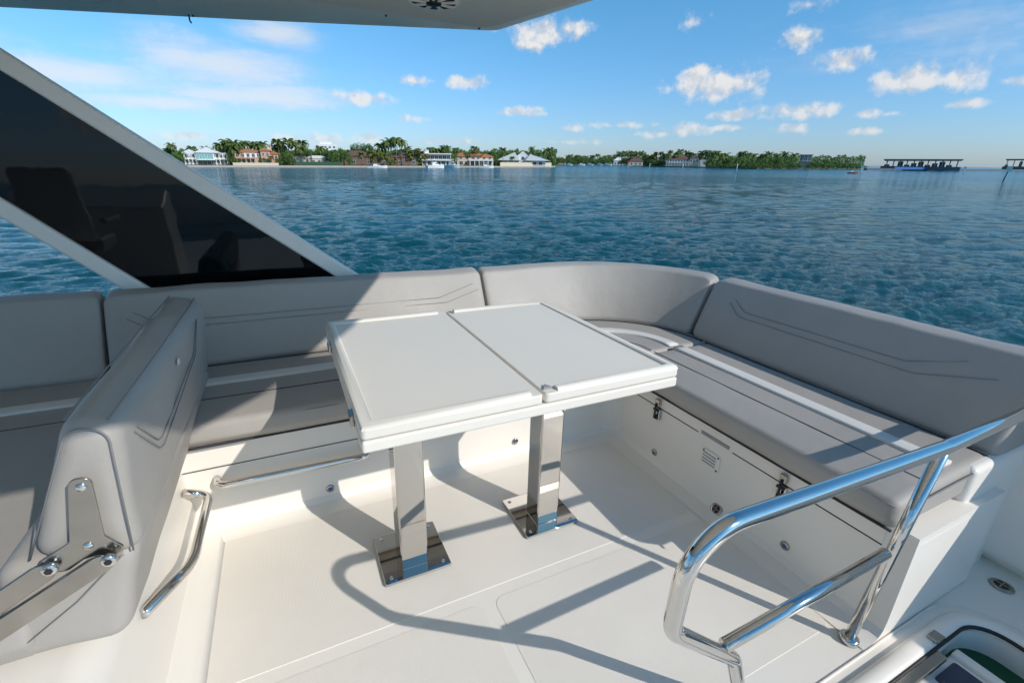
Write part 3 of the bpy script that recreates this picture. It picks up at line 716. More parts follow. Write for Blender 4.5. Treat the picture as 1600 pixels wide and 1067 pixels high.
def leafmat(name, c1, c2):
    m = bpy.data.materials.new(name); m.use_nodes = True; t = NT(m.node_tree); b = m.node_tree.nodes['Principled BSDF']
    g = t.n('ShaderNodeNewGeometry'); oi = t.n('ShaderNodeObjectInfo')
    r = t.m('ADD', t.m('MULTIPLY', g.outputs['Random Per Island'], .6), t.m('MULTIPLY', oi.outputs['Random'], .4))
    mc = t.n('ShaderNodeMix', {0: r, 6: (*c1, 1), 7: (*c2, 1)}, data_type='RGBA').outputs[2]
    m.node_tree.links.new(mc, b.inputs['Base Color']); b.inputs['Roughness'].default_value = .55
    tr = t.n('ShaderNodeBsdfTranslucent', {0: mc}); mxs = t.n('ShaderNodeMixShader', {0: .22, 1: b.outputs[0], 2: tr.outputs[0]})
    m.node_tree.links.new(mxs.outputs[0], m.node_tree.nodes['Material Output'].inputs[0]); return m
M['palm'] = leafmat('palm_frond', (.06, .11, .02), (.19, .24, .05))
M['palmy'] = leafmat('yellow_palm_frond', (.09, .12, .02), (.24, .22, .05))
M['leafd'] = leafmat('dark_foliage', (.045, .11, .02), (.12, .21, .035))
M['leafg'] = leafmat('green_foliage', (.07, .15, .025), (.15, .26, .04))
M['hedge'] = leafmat('hedge_foliage', (.02, .075, .04), (.04, .12, .06))

def palm_crown(seed, nf=26, L=3.9, m='palm'):
    rg = random.Random(seed); mb = MB()
    for k in range(nf):
        a = 2*PI*k/nf+rg.uniform(-.2, .2); e0 = rg.uniform(-.35, 1.15); LL = L*rg.uniform(.8, 1.1)
        pts = []; x = z = 0.0; e = e0
        for i in range(8):
            pts.append((x, z)); st = LL/7; x += st*math.cos(e); z += st*math.sin(e); e -= .20+.05*i*(.6+.4*math.cos(e0))
        ca, sa = math.cos(a), math.sin(a)
        for i in range(7):
            x0, z0 = pts[i]; x1, z1 = pts[i+1]; wd = (.25, .62, .78, .78, .70, .55, .34)[i]
            for sgn in (-1, 1):
                dz = -wd*rg.uniform(.35, .75); jag = rg.uniform(.15, .5)
                p0 = (x0*ca, x0*sa, z0); p1 = (x1*ca, x1*sa, z1)
                xo = x1+wd*.35+jag*.2; wv = wd*sgn*.8
                p2 = (xo*ca-wv*sa, xo*sa+wv*ca, z1+dz); p3 = ((x0+wd*.25)*ca-wv*.75*sa, (x0+wd*.25)*sa+wv*.75*ca, z0+dz*.8)
                mb.add([p0, p1, p2, p3], [(0, 1, 2, 3)])
    o = mb.build('crown', m); me = o.data; bpy.data.objects.remove(o); return me
def blob_crown(seed, m, rx=4.2, rz=3.4, n=900, sz=.62):
    rg = random.Random(seed); mb = MB()
    cl = [(rg.uniform(-.62, .62)*rx, rg.uniform(-.62, .62)*rx, rg.uniform(-.45, .75)*rz, rg.uniform(.32, .52)) for _ in range(11)]
    for i in range(n):
        cx, cy_, cz, cr = rg.choice(cl)
        th = rg.uniform(0, 2*PI); u = rg.uniform(-.75, 1); rr_ = rg.uniform(.78, 1.06)
        s_ = math.sqrt(max(0, 1-u*u)); p = Vector((cx+cr*rx*rr_*s_*math.cos(th), cy_+cr*rx*rr_*s_*math.sin(th), cz+cr*rz*1.1*rr_*u))
        nn = Vector((s_*math.cos(th), s_*math.sin(th), u))+Vector((rg.uniform(-1, 1), rg.uniform(-1, 1), rg.uniform(-.4, 1)))*.8; nn.normalize()
        a = nn.orthogonal().normalized(); a = (Matrix.Rotation(rg.uniform(0, 6.28), 3, nn) @ a); b_ = nn.cross(a); q = sz*rg.uniform(.55, 1.25)
        mb.add([p-a*q*.5, p+b_*q*.3, p+a*q*.5, p-b_*q*.35+nn*q*.1], [(0, 1, 2, 3)])
    o = mb.build('crown', m); me = o.data; bpy.data.objects.remove(o); return me
def trunk_mesh(seed, h=10, r=.22, m='trunk', bend=.8):
    rg = random.Random(seed); a = rg.uniform(0, 6.28)
    pts = [(bend*math.cos(a)*(k/6)**2, bend*math.sin(a)*(k/6)**2, h*k/6) for k in range(7)]
    o = MB().tube(pts, [r*1.5, r*1.1, r, r*.95, r*.9, r*.85, r*.8], 7).build('trunk', m, smooth=True); me = o.data; bpy.data.objects.remove(o)
    return me, pts[-1]
PALM = [palm_crown(i) for i in range(5)]; PALMY = [palm_crown(20+i, 22, 3.0, 'palmy') for i in range(3)]
BLOBD = [blob_crown(40+i, 'leafd') for i in range(4)]; BLOBG = [blob_crown(50+i, 'leafg') for i in range(4)]
TR = [trunk_mesh(i) for i in range(4)]; TRB = [trunk_mesh(9+i, 5, .35, 'bark', .4) for i in range(2)]
def attach(name, me, par, loc=(0, 0, 0), sc=(1, 1, 1), rz=0):
    o = bpy.data.objects.new(name, me); C.objects.link(o); o.parent = par; o.location = loc; o.scale = sc; o.rotation_euler = (0, 0, rz); return o
def palm(s, wl, top, label, group, back=10, kind='p', cs=1.0, ground=1.2):
    q = Spot(s, wl, back); h = up_px(s, wl, top, back)
    t = thing('palm_tree', label, 'palm tree', (q.x, q.y, SEA+ground), group, boat=False); t.rotation_euler = (0, 0, random.uniform(0, 6.28))
    hh = max(2.0, h-ground-1.3*cs); tm, tip = random.choice(TR); k = hh/10
    attach('trunk', tm, t, (0, 0, 0), (1, 1, k)); attach('crown', random.choice(PALMY if kind == 'y' else PALM), t, (tip[0], tip[1], hh), (cs, cs, cs), random.uniform(0, 6.28))
def tree(s, wl, top, wpx, label, group, back=12, kind='d', ground=1.0, low=None, cat='tree', name='broadleaf_tree'):
    q = Spot(s, wl, back); h = up_px(s, wl, top, back)-ground; wd = wpx*q.mx
    t = thing(name, label, cat, (q.x, q.y, SEA+ground), group, boat=False); t.rotation_euler = (0, 0, random.uniform(0, 6.28))
    zb_ = h*.12 if low is None else low; zc = (h+zb_)/2; sz = (h-zb_)/2
    attach('trunk', random.choice(TRB)[0], t, (0, 0, 0), (1, 1, max(.3, zc/5))); attach('crown', random.choice(BLOBG if kind == 'g' else BLOBD), t, (0, 0, zc-sz*.12), (wd/2/4.4, wd/2/4.4, sz/3.7))

# land
def land(name, pts, z, m, depth=2.5):
    P = [(Spot(s, wl, bk).x, Spot(s, wl, bk).y) for s, wl, bk in pts]
    o = MB().prism(P, SEA-1, SEA+z).build(name, m); o['kind'] = 'structure'; return o
land('ground_island', [(120, 262, 0), (330, 262, 0), (450, 262.2, 0), (650, 262.3, 0), (760, 262.3, 0), (845, 262.2, 0), (864, 261.6, 6), (866, 261, 60), (700, 262, 90), (330, 262, 110), (120, 262, 110)], .8, 'land')
land('ground_channel', [(840, 258.6, 0), (960, 258.8, 0), (1010, 259.2, 0), (1010, 259.2, 120), (840, 258.6, 120)], .8, 'land')
land('ground_point', [(985, 260.6, 0), (1080, 262.4, 0), (1180, 264.6, 0), (1345, 265.8, 0), (1352, 265.6, 60), (1180, 264.6, 110), (985, 260.6, 110)], .9, 'land')
def wallrun(name, label, cat, pts, h, th=.6, m='wallc', z0=0.0, back=-.5):
    t = thing(name, label, cat, (0, 0, SEA), boat=False); P = []
    for s, wl in pts: q = Spot(s, wl, back); P.append(Vector((q.x, q.y, 0)))
    mb = MB()
    for a, b_ in zip(P, P[1:]):
        n_ = (b_-a).normalized(); n_ = Vector((-n_.y, n_.x, 0))*th
        mb.hexa([a+Vector((0, 0, z0-.8)), b_+Vector((0, 0, z0-.8)), b_+n_+Vector((0, 0, z0-.8)), a+n_+Vector((0, 0, z0-.8)), a+Vector((0, 0, z0+h)), b_+Vector((0, 0, z0+h)), b_+n_+Vector((0, 0, z0+h)), a+n_+Vector((0, 0, z0+h))])
    mb.build('wall_face', m, t); return t
wallrun('seawall', 'long low tan concrete seawall along the waterfront houses of the island', 'seawall', [(120, 262), (330, 262), (450, 262.2), (650, 262.3), (760, 262.3), (845, 262.2), (864, 261.6)], .95)
wallrun('garden_hedge', 'clipped green hedge behind the seawall beside the small cream house', 'hedge', [(456, 262.2), (530, 262.2)], 1.9, 1.2, 'hedge', 1.0, 4)
wallrun('terrace_wall', 'pale boundary wall in front of the white angular-roofed house', 'wall', [(778, 262.2), (858, 261.9)], 3.2, .6, 'cream_w', .4, 2)
wallrun('garden_wall', 'low white terrace wall in front of the pink villa', 'wall', [(358, 262.1), (430, 262.2)], 1.2, .5, 'cream_w', 1.0, 4)

# buildings, modelled in their own axes: x along the front, -y towards the water, z up from the sea
def bld(name, label, cat, s, wl, back, w_px):
    q = Spot(s, wl, back); t = thing(name, label, cat, (q.x, q.y, SEA), boat=False); t.rotation_euler = (0, 0, q.rot)
    return t, q.mx*w_px, q
def bx(t, name, m, x0, x1, y0, y1, z0, z1): return MB().box(x0, x1, y0, y1, z0, z1).build(name, m, t)
def hip(t, x0, x1, y0, y1, z0, z1, m, ov=.6, name='roof'):
    x0 -= ov; x1 += ov; y0 -= ov; y1 += ov; i = min((x1-x0), (y1-y0))/2*.98
    return MB().add([(x0, y0, z0), (x1, y0, z0), (x1, y1, z0), (x0, y1, z0), (x0+i, (y0+y1)/2, z1), (x1-i, (y0+y1)/2, z1), (x0, y0, z0-.25), (x1, y0, z0-.25), (x1, y1, z0-.25), (x0, y1, z0-.25)],
        [(0, 1, 5, 4), (1, 2, 5), (2, 3, 4, 5), (3, 0, 4), (6, 9, 8, 7), (0, 6, 7, 1), (1, 7, 8, 2), (2, 8, 9, 3), (3, 9, 6, 0)]).build(name, m, t)
WM = {}
def win(t, x, z, w_, h_, y=0, m='pane'):
    k = (w_, h_, m)
    if k not in WM:
        o = MB().box(-w_/2, w_/2, -.04, .12, 0, h_).build('window', m); fr = MB()
        e = .12; fr.box(-w_/2-e, w_/2+e, -.10, .0, -e, 0); fr.box(-w_/2-e, w_/2+e, -.10, .0, h_, h_+e); fr.box(-w_/2-e, -w_/2, -.10, .0, 0, h_); fr.box(w_/2, w_/2+e, -.10, .0, 0, h_); fr.box(-.04, .04, -.08, -.041, 0, h_)
        f = fr.build('frame', 'white_w'); WM[k] = (o.data, f.data); bpy.data.objects.remove(o); bpy.data.objects.remove(f)
    o = bpy.data.objects.new('window', WM[k][0]); C.objects.link(o); o.parent = t; o.location = (x, y-.02, z)
    f = bpy.data.objects.new('frame', WM[k][1]); C.objects.link(f); f.parent = o
# 1 white mansion with teal glass
t, W_, q = bld('white_mansion', 'white two-storey waterfront mansion with white hip roof and teal glass centre', 'house', 318, 262, 14, 69)
h = W_/2; zf = 6.6
bx(t, 'wall', 'white_w', -h, h, 0, 13, 1, zf); bx(t, 'wing_wall', 'white_w', -h*.42, h*.38, -2, 0, 3.4, zf+.3)
hip(t, -h, -h*.42, .3, 12, zf, zf+1.7, 'white_r'); hip(t, -h*.42, h*.62, -2, 12, zf+.3, zf+2.9, 'white_r'); hip(t, h*.5, h, .3, 12, zf, zf+1.5, 'white_r')
for k in range(6):
    x = -h*.36+k*h*.125; win(t, x, 3.7, h*.105, 2.6, -2, 'teal')
for xx in (-h*.85, -h*.6, h*.5, h*.68, h*.86):
    win(t, xx, 4.3, 1.5, 1.6); win(t, xx, 1.6, 1.5, 1.7)
for xx in (-h*.3, -h*.1, h*.1, h*.3): win(t, xx, 1.2, 1.6, 1.7, 0)
for x0, x1 in ((-h, -h*.44), (h*.40, h)):
    bx(t, 'balcony', 'white_w', x0, x1, -1.9, 0, 3.45, 3.7)
    for k in range(4):
        x = x0+.3+(x1-x0-.6)*k/3; bx(t, 'pillar', 'white_w', x-.15, x+.15, -1.85, -1.55, 1, 3.44); bx(t, 'pillar', 'white_w', x-.12, x+.12, -1.85, -1.6, 3.72, zf)
    bx(t, 'railing', 'white_w', x0, x1, -1.9, -1.82, 4.3, 4.4)
bx(t, 'balcony', 'white_w', -h*.42, h*.38, -3.6, -2.02, 3.2, 3.42)
# 2 pink villa
t, W_, q = bld('pink_villa', 'salmon pink villa with clay tile roofs behind the tallest palm cluster', 'house', 398, 262.1, 14, 68)
h = W_/2; bx(t, 'wall', 'pink_w', -h, h*.3, 0, 12, 1, 7.4); bx(t, 'tower_wall', 'pink_w', h*.18, h*.62, -1.5, 9, 1, 8.3); bx(t, 'wing_wall', 'pink_w', h*.62, h, 1, 11, 1, 6.8)
hip(t, -h, h*.3, 0, 12, 7.4, 9.0, 'orange_r'); hip(t, h*.18, h*.62, -1.5, 9, 8.3, 9.9, 'orange_r'); hip(t, h*.62, h, 1, 11, 6.8, 8.2, 'orange_r')
bx(t, 'chimney', 'pink_w', h*.68, h*.74, 4, 5, 8, 11.5)
bx(t, 'facade_panel', 'white_w', -h*.62, h*.10, -.3, -.02, 4.6, 6.9)
for k in range(5): win(t, -h*.88+k*h*.24, 4.9, 1.3, 1.7, -.3 if k else 0); win(t, -h*.88+k*h*.24, 1.7, 1.4, 1.9)
for k in range(2): win(t, h*.30+k*h*.2, 5.6, 1.0, 1.6, -1.5); win(t, h*.30+k*h*.2, 1.7, 1.2, 2.2, -1.5); win(t, h*.72+k*h*.17, 4.3, 1.2, 1.5, 1)
bx(t, 'balcony', 'pink_w', -h*.95, -h*.1, -2.2, -.02, 4.1, 4.4)
for k in range(5): bx(t, 'pillar', 'pink_w', -h*.94+k*h*.2, -h*.94+k*h*.2+.4, -2.1, -1.7, 1, 4.1)
# 3 cream house
t, W_, q = bld('cream_house', 'small cream house with shallow clay roof between round trees', 'house', 482, 262.2, 16, 56)
h = W_/2; bx(t, 'wall', 'cream_w', -h, -h*.3, 0, 10, 1, 6.2); bx(t, 'wing_wall', 'cream_w', -h*.3, h, 2, 10, 1, 5.0)
hip(t, -h, -h*.3, 0, 10, 6.2, 7.6, 'orange_r', .4); hip(t, -h*.3, h, 2, 10, 5.0, 6.2, 'white_r', .4)
for k in range(6): win(t, -h*.9+k*h*.34, 2.0, 1.3, 1.9, 0 if k < 2 else 2)
# high rise
t, W_, q = bld('apartment_tower', 'distant white high-rise apartment block rising above the trees', 'tower', 507, 262.2, 420, 33)
h = W_/2; Hh = up_px(507, 262.2, 222, 420)
bx(t, 'wall', 'white_w', -h, h, 0, 18, 0, Hh-3); bx(t, 'penthouse', 'white_w', -h*.5, h*.6, 3, 14, Hh-3, Hh)
for k in range(5):
    for j in range(7): win(t, -h*.8+k*h*.4, Hh-8-j*5, h*.2, 2.2)
# 4 brown roofed house
t, W_, q = bld('brown_house', 'dark brown-roofed low house half hidden among yellowish palms', 'house', 590, 262.3, 22, 118)
h = W_/2; bx(t, 'wall', 'brown_w', -h, h, 0, 12, 1, 6.4); hip(t, -h, -h*.2, 0, 12, 6.6, 9.6, 'brown_r'); hip(t, h*.15, h, 0, 12, 6.2, 8.8, 'brown_r'); hip(t, -h*.3, h*.25, 1, 11, 6.0, 8.2, 'brown_r')
for k in range(10): win(t, -h*.9+k*h*.2, 2.0 if k % 2 else 4.4, 2.0, 1.8, 0, 'pane')
# 5 white modern
t, W_, q = bld('modern_house', 'white flat-roofed modern house with dark balcony bands', 'house', 678, 262.3, 14, 46)
h = W_/2; bx(t, 'wall', 'white_w', -h, h, 0, 12, 1, 4.2); bx(t, 'upper_wall', 'white_w', -h*.7, h, 1.5, 12, 4.5, 8.2); bx(t, 'roof', 'white_r', -h*.75, h*1.05, -1.5, 12, 8.25, 8.9)
bx(t, 'balcony', 'white_w', -h, h*1.05, -2.0, 1.4, 4.22, 4.48); bx(t, 'railing', 'white_w', -h, h*1.05, -2.0, -1.85, 4.5, 5.3); bx(t, 'tower_wall', 'white_w', -h*1.1, -h*.5, 3, 9, 6, 11)
for k in range(6): win(t, -h*.55+k*h*.28, 5.2, h*.24, 2.4, 1.5); win(t, -h*.8+k*h*.32, 1.4, h*.2, 2.4, 0)
# 6 orange roofed
t, W_, q = bld('clay_roof_villa', 'cream villa with bright orange clay roofs and white arcades', 'house', 735, 262.3, 14, 64)
h = W_/2; bx(t, 'wall', 'cream_w', -h, h, 0, 12, 1, 7.4); bx(t, 'porch_wall', 'white_w', -h*.2, h, -3, -.02, 4.4, 5.2)
hip(t, -h, -h*.1, 0, 12, 7.4, 9.8, 'orange_r'); hip(t, -h*.25, h*.45, -1, 11, 8.4, 11.4, 'orange_r'); hip(t, h*.3, h, 0, 12, 7.2, 9.4, 'orange_r')
bx(t, 'upper_wall', 'cream_w', -h*.2, h*.4, -.4, 10, 7.42, 8.4)
for k in range(7): win(t, -h*.85+k*h*.28, 5.6, 1.6, 1.6, 0); win(t, -h*.85+k*h*.28, 1.6, 2.4, 2.4, 0)
for k in range(6): bx(t, 'pillar', 'white_w', -h*.15+k*h*.22, -h*.15+k*h*.22+.5, -2.9, -2.4, 1, 4.38)
# 7 white angular roofs
t, W_, q = bld('angular_house', 'white house with steep folded angular roofs behind a pale terrace wall', 'house', 815, 262.1, 12, 84); t.scale = (1, 1, 1.08)
h = W_/2; bx(t, 'wall', 'white_w', -h*.8, h*.8, 1, 12, 1, 4.6)
def fold(t, x0, x1, xp_, z0_, z1_, y0, y1, m='white_r'):
    MB().add([(x0, y0, z0_), (x1, y0, z0_), (xp_, y0, z1_), (x0, y1, z0_), (x1, y1, z0_), (xp_, y1, z1_)], [(0, 1, 2), (5, 4, 3), (0, 2, 5, 3), (1, 4, 5, 2), (0, 3, 4, 1)]).build('roof', m, t)
fold(t, -h*1.05, -h*.15, -h*.35, 4.7, 10.4, -1, 9); fold(t, -h*.45, h*.35, -h*.05, 4.7, 11.4, 1, 12, 'white_r'); fold(t, h*.05, h*.95, h*.22, 4.7, 9.2, -1.5, 10)
for k in range(7): win(t, -h*.7+k*h*.22, 5.2, 2.2, 2.0, .9); win(t, -h*.7+k*h*.22, 1.8, 2.6, 2.0, .98)
# channel houses
t, W_, q = bld('channel_house', 'tiny clay-roofed house on the far side of the channel', 'house', 873, 258.6, 14, 15)
h = W_/2; bx(t, 'wall', 'cream_w', -h, h, 0, 12, .8, 6.5); hip(t, -h, h, 0, 12, 6.5, 9.8, 'orange_r')
for k in range(3): win(t, -h*.6+k*h*.6, 2.4, 1.6, 2.0)
for (s, wl, w_, ht_, lb, m) in ((962, 259.6, 14, 11, 'small white gabled house among dark palms at the channel mouth', 'white_w'), (990, 260.8, 22, 10, 'cream house half hidden by palms beside a red channel marker', 'cream_w')):
    t, W_, q = bld('shore_house', lb, 'house', s, wl, 14, w_); h = W_/2
    bx(t, 'wall', m, -h, h, 0, 10, .9, ht_*.62); hip(t, -h, h, 0, 10, ht_*.62, ht_, 'white_r' if m == 'white_w' else 'brown_r')
    for k in range(3): win(t, -h*.6+k*h*.6, 2.0, 1.8, 2.2)
t, W_, q = bld('arcade_mansion', 'large white arcaded mansion with pinkish tile roofs amid dense trees', 'house', 1068, 262.2, 16, 62); t.scale = (1, 1, 1.12)
h = W_/2; bx(t, 'wall', 'white_w', -h, h, 1, 14, .9, 7.6); bx(t, 'wing_wall', 'cream_w', h*.18, h*.62, -1.5, 10, .9, 9.8); hip(t, -h, h*.2, 1, 14, 7.7, 11.8, 'brown_r'); hip(t, h*.18, h*.62, -1.5, 10, 9.8, 12.4, 'brown_r'); hip(t, h*.6, h, 2, 12, 6.6, 9.4, 'orange_r')
bx(t, 'balcony', 'white_w', -h, h*.17, -2.4, .98, 4.3, 4.7); bx(t, 'railing', 'white_w', -h, h*.17, -2.4, -2.2, 5.5, 5.8)
for k in range(9):
    bx(t, 'pillar', 'white_w', -h+k*h*.14, -h+k*h*.14+.55, -2.3, -1.8, .9, 4.28); win(t, -h*.93+k*h*.14, 4.9, 1.9, 2.2, .98)
for k in range(3): win(t, h*.26+k*h*.14, 5.4, 1.6, 2.6, -1.5)
t, W_, q = bld('grey_lookout', 'square grey house with open upper storey rising out of the mangroves', 'house', 1253, 265.2, 26, 21)
h = W_/2; bx(t, 'wall', 'concrete', -h*.7, h*.7, 0, 9, .9, 8); bx(t, 'roof', 'concrete', -h, h, -1.5, 11, 14.6, 15.4); bx(t, 'upper_wall', 'concrete', -h*.9, h*.9, 2, 9, 11.6, 14.58); bx(t, 'balcony', 'white_w', -h, h, -1.4, 9, 8.02, 8.5)
for k in range(4): bx(t, 'pillar', 'white_w', -h*.9+k*h*.58, -h*.9+k*h*.58+.5, -1, -.4, 8.52, 14.58); win(t, -h*.6+k*h*.4, 9.0, 2.0, 2.3, 2.4)
bx(t, 'core_wall', 'concrete', -h*.8, h*.8, 2.5, 8, 8.52, 11.58)
# grandstand-like concrete pavilions at the far side
def pavilion(s, wl, w_px, label, top, legs):
    t, W_, q = bld('concrete_pavilion', label, 'pavilion', s, wl, 30, w_px); h = W_/2; H_ = up_px(s, wl, top, 30)
    MB().hexa([(-h, -6, H_-1.6), (h, -6, H_-1.0), (h, 20, H_-2.0), (-h, 20, H_-2.6), (-h, -6, H_-.6), (h, -6, H_-.3), (h, 20, H_-1.0), (-h, 20, H_-1.4)]).build('roof', 'concrete', t)
    bx(t, 'base_wall', 'dark_w', -h*1.05, h*1.0, 0, 24, .5, H_*.36)
    for k in range(legs):
        x = -h*.9+k*(h*1.8)/(legs-1); bx(t, 'pillar', 'concrete', x-.5, x+.5, 1, 2.4, H_*.36, H_-1.9)
        if k % 3 != 1 or k in (4, 5, 7): bx(t, 'seating_bank', 'dark_w', x-h*.07, x+h*.07, 6, 12, H_*.36, H_*(.50+.26*((k*7) % 3)/2))
    return t
pavilion(1434, 267.9, 122, 'long flat-roofed open concrete pavilion with dark seating on the far shore', 248.5, 11)
pavilion(1600, 268.0, 74, 'second flat-roofed concrete pavilion cut by the edge of the view', 248.5, 7)
wallrun('breakwater', 'low dark breakwater running between the two far pavilions', 'breakwater', [(1352, 266.6), (1480, 267.9), (1640, 268.3)], 2.2, 3, 'dark_w', 0, 0)
wallrun('blue_barrier', 'blue painted barrier strip under the far pavilion', 'barrier', [(1395, 267.6), (1500, 268.0)], 1.6, .5, mat('blue_barrier_paint', (.03, .12, .32), .6), 2.2, .5)

# boats along the island and in the channel
def motorboat(s, wl, L, label, h=2.6, back=-6, yaw=0.0, hull='white_w', group=None, fly=False):
    q = Spot(s, wl, back); t = thing('motor_boat', label, 'boat', (q.x, q.y, SEA), group, boat=False); t.rotation_euler = (0, 0, q.rot+yaw)
    n_ = 12; mb = MB(); rows = []
    for k in range(n_+1):
        u = k/n_; x = -L/2+L*u; wd = L*.15*(1 if u < .5 else max(.02, 1-((u-.5)/.5)**2.2)); sheer = h*.42+h*.2*u*u
        rows.append([(x, -wd*.75, -.3), (x, -wd, sheer), (x, wd, sheer), (x, wd*.75, -.3)])
    for r_ in rows: mb.v += r_
    for k in range(n_):
        for j in range(4): mb.f.append((k*4+j, (k+1)*4+j, (k+1)*4+(j+1) % 4, k*4+(j+1) % 4))
    mb.f += [(0, 1, 2, 3), (n_*4+3, n_*4+2, n_*4+1, n_*4)]
    mb.build('hull', hull, t)
    MB().hexa([(-L*.22, -L*.1, h*.42), (L*.2, -L*.08, h*.45), (L*.2, L*.08, h*.45), (-L*.22, L*.1, h*.42), (-L*.2, -L*.09, h*.95), (L*.06, -L*.08, h*.95), (L*.06, L*.08, h*.95), (-L*.2, L*.09, h*.95)]).build('cabin', 'white_w', t)
    MB().hexa([(-L*.18, -L*.093, h*.66), (L*.155, -L*.083, h*.66), (L*.155, L*.083, h*.66), (-L*.18, L*.093, h*.66), (-L*.18, -L*.088, h*.86), (L*.11, -L*.08, h*.86), (L*.11, L*.08, h*.86), (-L*.18, L*.088, h*.86)]).build('windows', 'pane', t)
    if fly:
        bx(t, 'canopy', 'white_w', -L*.2, L*.05, -L*.08, L*.08, h*1.35, h*1.42)
        for x in (-L*.18, L*.03):
            for y in (-L*.07, L*.07): MB().tube([(x, y, h*.9), (x, y, h*1.36)], .06, 5).build('post', 'white_w', t)
    return t
motorboat(585, 262.5, 11, 'low white motorboat moored in front of the brown-roofed house', 2.2)
motorboat(676, 262.9, 12, 'white cruiser with canopy moored before the modern white house', 3.6, fly=True, yaw=.5)
motorboat(703, 262.7, 11, 'white cabin cruiser docked next to the clay-roofed villa', 3.8, fly=True, yaw=-.6)
motorboat(757, 262.8, 9, 'small white open boat below the orange roofs', 2.4, fly=True)
for k, (s, L_) in enumerate([(905, 10), (918, 12), (933, 11), (946, 14), (886, 9)]):
    motorboat(s, 258.95, L_, 'small white boat moored across the mouth of the channel', 3.0, -4, random.uniform(-.5, .5), group='boats moored in the channel')
motorboat(1332, 272.0, 5.5, 'lone small reddish-brown open skiff out on the bay', 1.8, 0, .2, hull=mat('skiff_red', (.35, .10, .06), .5))
def marker(s, wl, h, label, m, top='board', lean=0.0):
    q = Spot(s, wl, 0); t = thing('channel_marker', label, 'marker', (q.x, q.y, SEA), boat=False); t.rotation_euler = (0, 0, q.rot)
    MB().tube([(0, 0, -.5), (lean, 0, h*.6), (lean*1.5, 0, h)], .22, 8).build('pile', 'white_w' if not lean else 'dark_w', t, smooth=True)
    if top: MB().box(lean*1.5-.8, lean*1.5+.8, -.30, -.22, h*.72, h+.5).build('sign_board', m, t)
    return t
MR = mat('marker_red', (.55, .05, .04), .5)
marker(952, 260.8, 3.2, 'white channel post nearest the moored boats', 'white_w', None)
marker(970, 261.0, 3.0, 'slim white post standing between two shore houses', 'white_w', None)
marker(978, 263.5, 5.5, 'channel marker with a red board', MR)
marker(1012, 263.0, 4.2, 'white channel post before the palms right of the red marker', 'white_w', None)
marker(1064, 265.5, 4.4, 'white channel post in front of the arcaded mansion', 'white_w', None)
marker(1149, 269.0, 4.8, 'white channel post in front of the dense mangroves', 'white_w', None)
marker(1344, 271.0, 4.6, 'white boarded marker beside the lone skiff', 'white_w')
marker(1505, 271.0, 4.4, 'white boarded marker off the long concrete pavilion', 'white_w')
marker(1571, 284, 4.6, 'leaning dark pole with a white board, closest marker to the deck', 'white_w', 'board', .4)

# palms and trees
L1 = 'palm beside the white mansion roof'; 
for s, tp_ in ((266, 224), (299, 228), (318, 229.5)): palm(s, 262, tp_, 'slender palm rising behind the white mansion', 'palms behind the white mansion', 34, cs=.9)
tree(278, 262, 236, 26, 'bushy green tree touching the white strut edge', None, 10, 'g'); tree(262, 262, 240, 26, 'bushy green tree mostly behind the slanted strut', None, 12, 'g')
for s, tp_, bk in ((341, 223, 14), (350, 226, 22), (357, 219, 12), (366, 219, 16), (362, 226, 8), (372, 222, 26)):
    palm(s, 262, tp_, 'full-crowned palm between the white mansion and pink villa', 'palms between mansion and villa', bk, cs=1.25)
for s, tp_ in ((352, 238), (360, 242), (368, 246)): tree(s, 262, tp_, 13, 'low dark shrub under the palms left of the pink villa', 'shrubs left of the pink villa', 7, 'd')
for s, tp_, bk in ((380, 221, 40), (397, 222, 40), (401, 224, 36), (411, 222, 38)): palm(s, 262.1, tp_, 'palm showing above the clay roof of the pink villa', 'palms above the pink villa', bk, cs=1.15)
for s, tp_, bk in ((434, 218, 18), (439, 221, 24), (448, 217, 18), (460, 220, 20), (471, 220, 20), (466, 228, 16), (428, 226, 24)): palm(s, 262.2, tp_, 'tall palm above the big dark tree right of the pink villa', 'palms right of the pink villa', bk, cs=1.2)
palm(404, 262.1, 246, 'short palm standing in front of the pink villa wall', None, 7, 'y', .8); palm(420, 262.1, 243, 'short yellowish palm before the villa tower', None, 7, 'y', .8)
tree(441, 262.1, 234, 34, 'large dark round tree at the waterside right of the pink villa', None, 9, 'd', low=.2); tree(430, 262.1, 246, 16, 'lower dark bush joined to the large round tree', None, 6, 'd', low=.1); tree(453, 262.1, 247, 14, 'small green bush right under the large round tree', None, 6, 'g', low=.1)
tree(482, 262.2, 231, 24, 'round-headed green tree over the cream house', None, 12, 'g', low=5)
palm(500, 262.2, 229, 'palm at the foot of the distant apartment tower', None, 26, cs=1.1)
for s, tp_, w_ in ((512, 233, 20), (522, 231, 22), (533, 233, 24)): tree(s, 262.2, tp_, w_, 'dense dark green tree behind the clipped hedge', 'dark trees behind the hedge', 12, 'd', low=.4)
tree(541, 262.2, 244, 16, 'yellow-green bush ending the dense tree row', None, 6, 'g', low=.1)
for s, tp_ in ((552, 222), (566, 223), (578, 224)): tree(s, 262.2, tp_, 22, 'feathery casuarina behind the brown house roof', 'casuarinas behind the brown house', 36, 'd', low=6)
for s, tp_, bk in ((601, 219, 12), (609, 216, 16), (616, 215, 10), (624, 218, 14), (594, 225, 20)): palm(s, 262.3, tp_, 'tallest royal palm clump in front of the brown house', 'tall royal palms by the brown house', bk, cs=1.45)
for s, tp_ in ((562, 238), (573, 236), (584, 234), (592, 238), (600, 240), (606, 243), (612, 246), (580, 244)): palm(s, 262.3, tp_, 'short yellow-green palm before the brown-roofed house', 'short palms before the brown house', random.uniform(6, 12), 'y', 1.15)
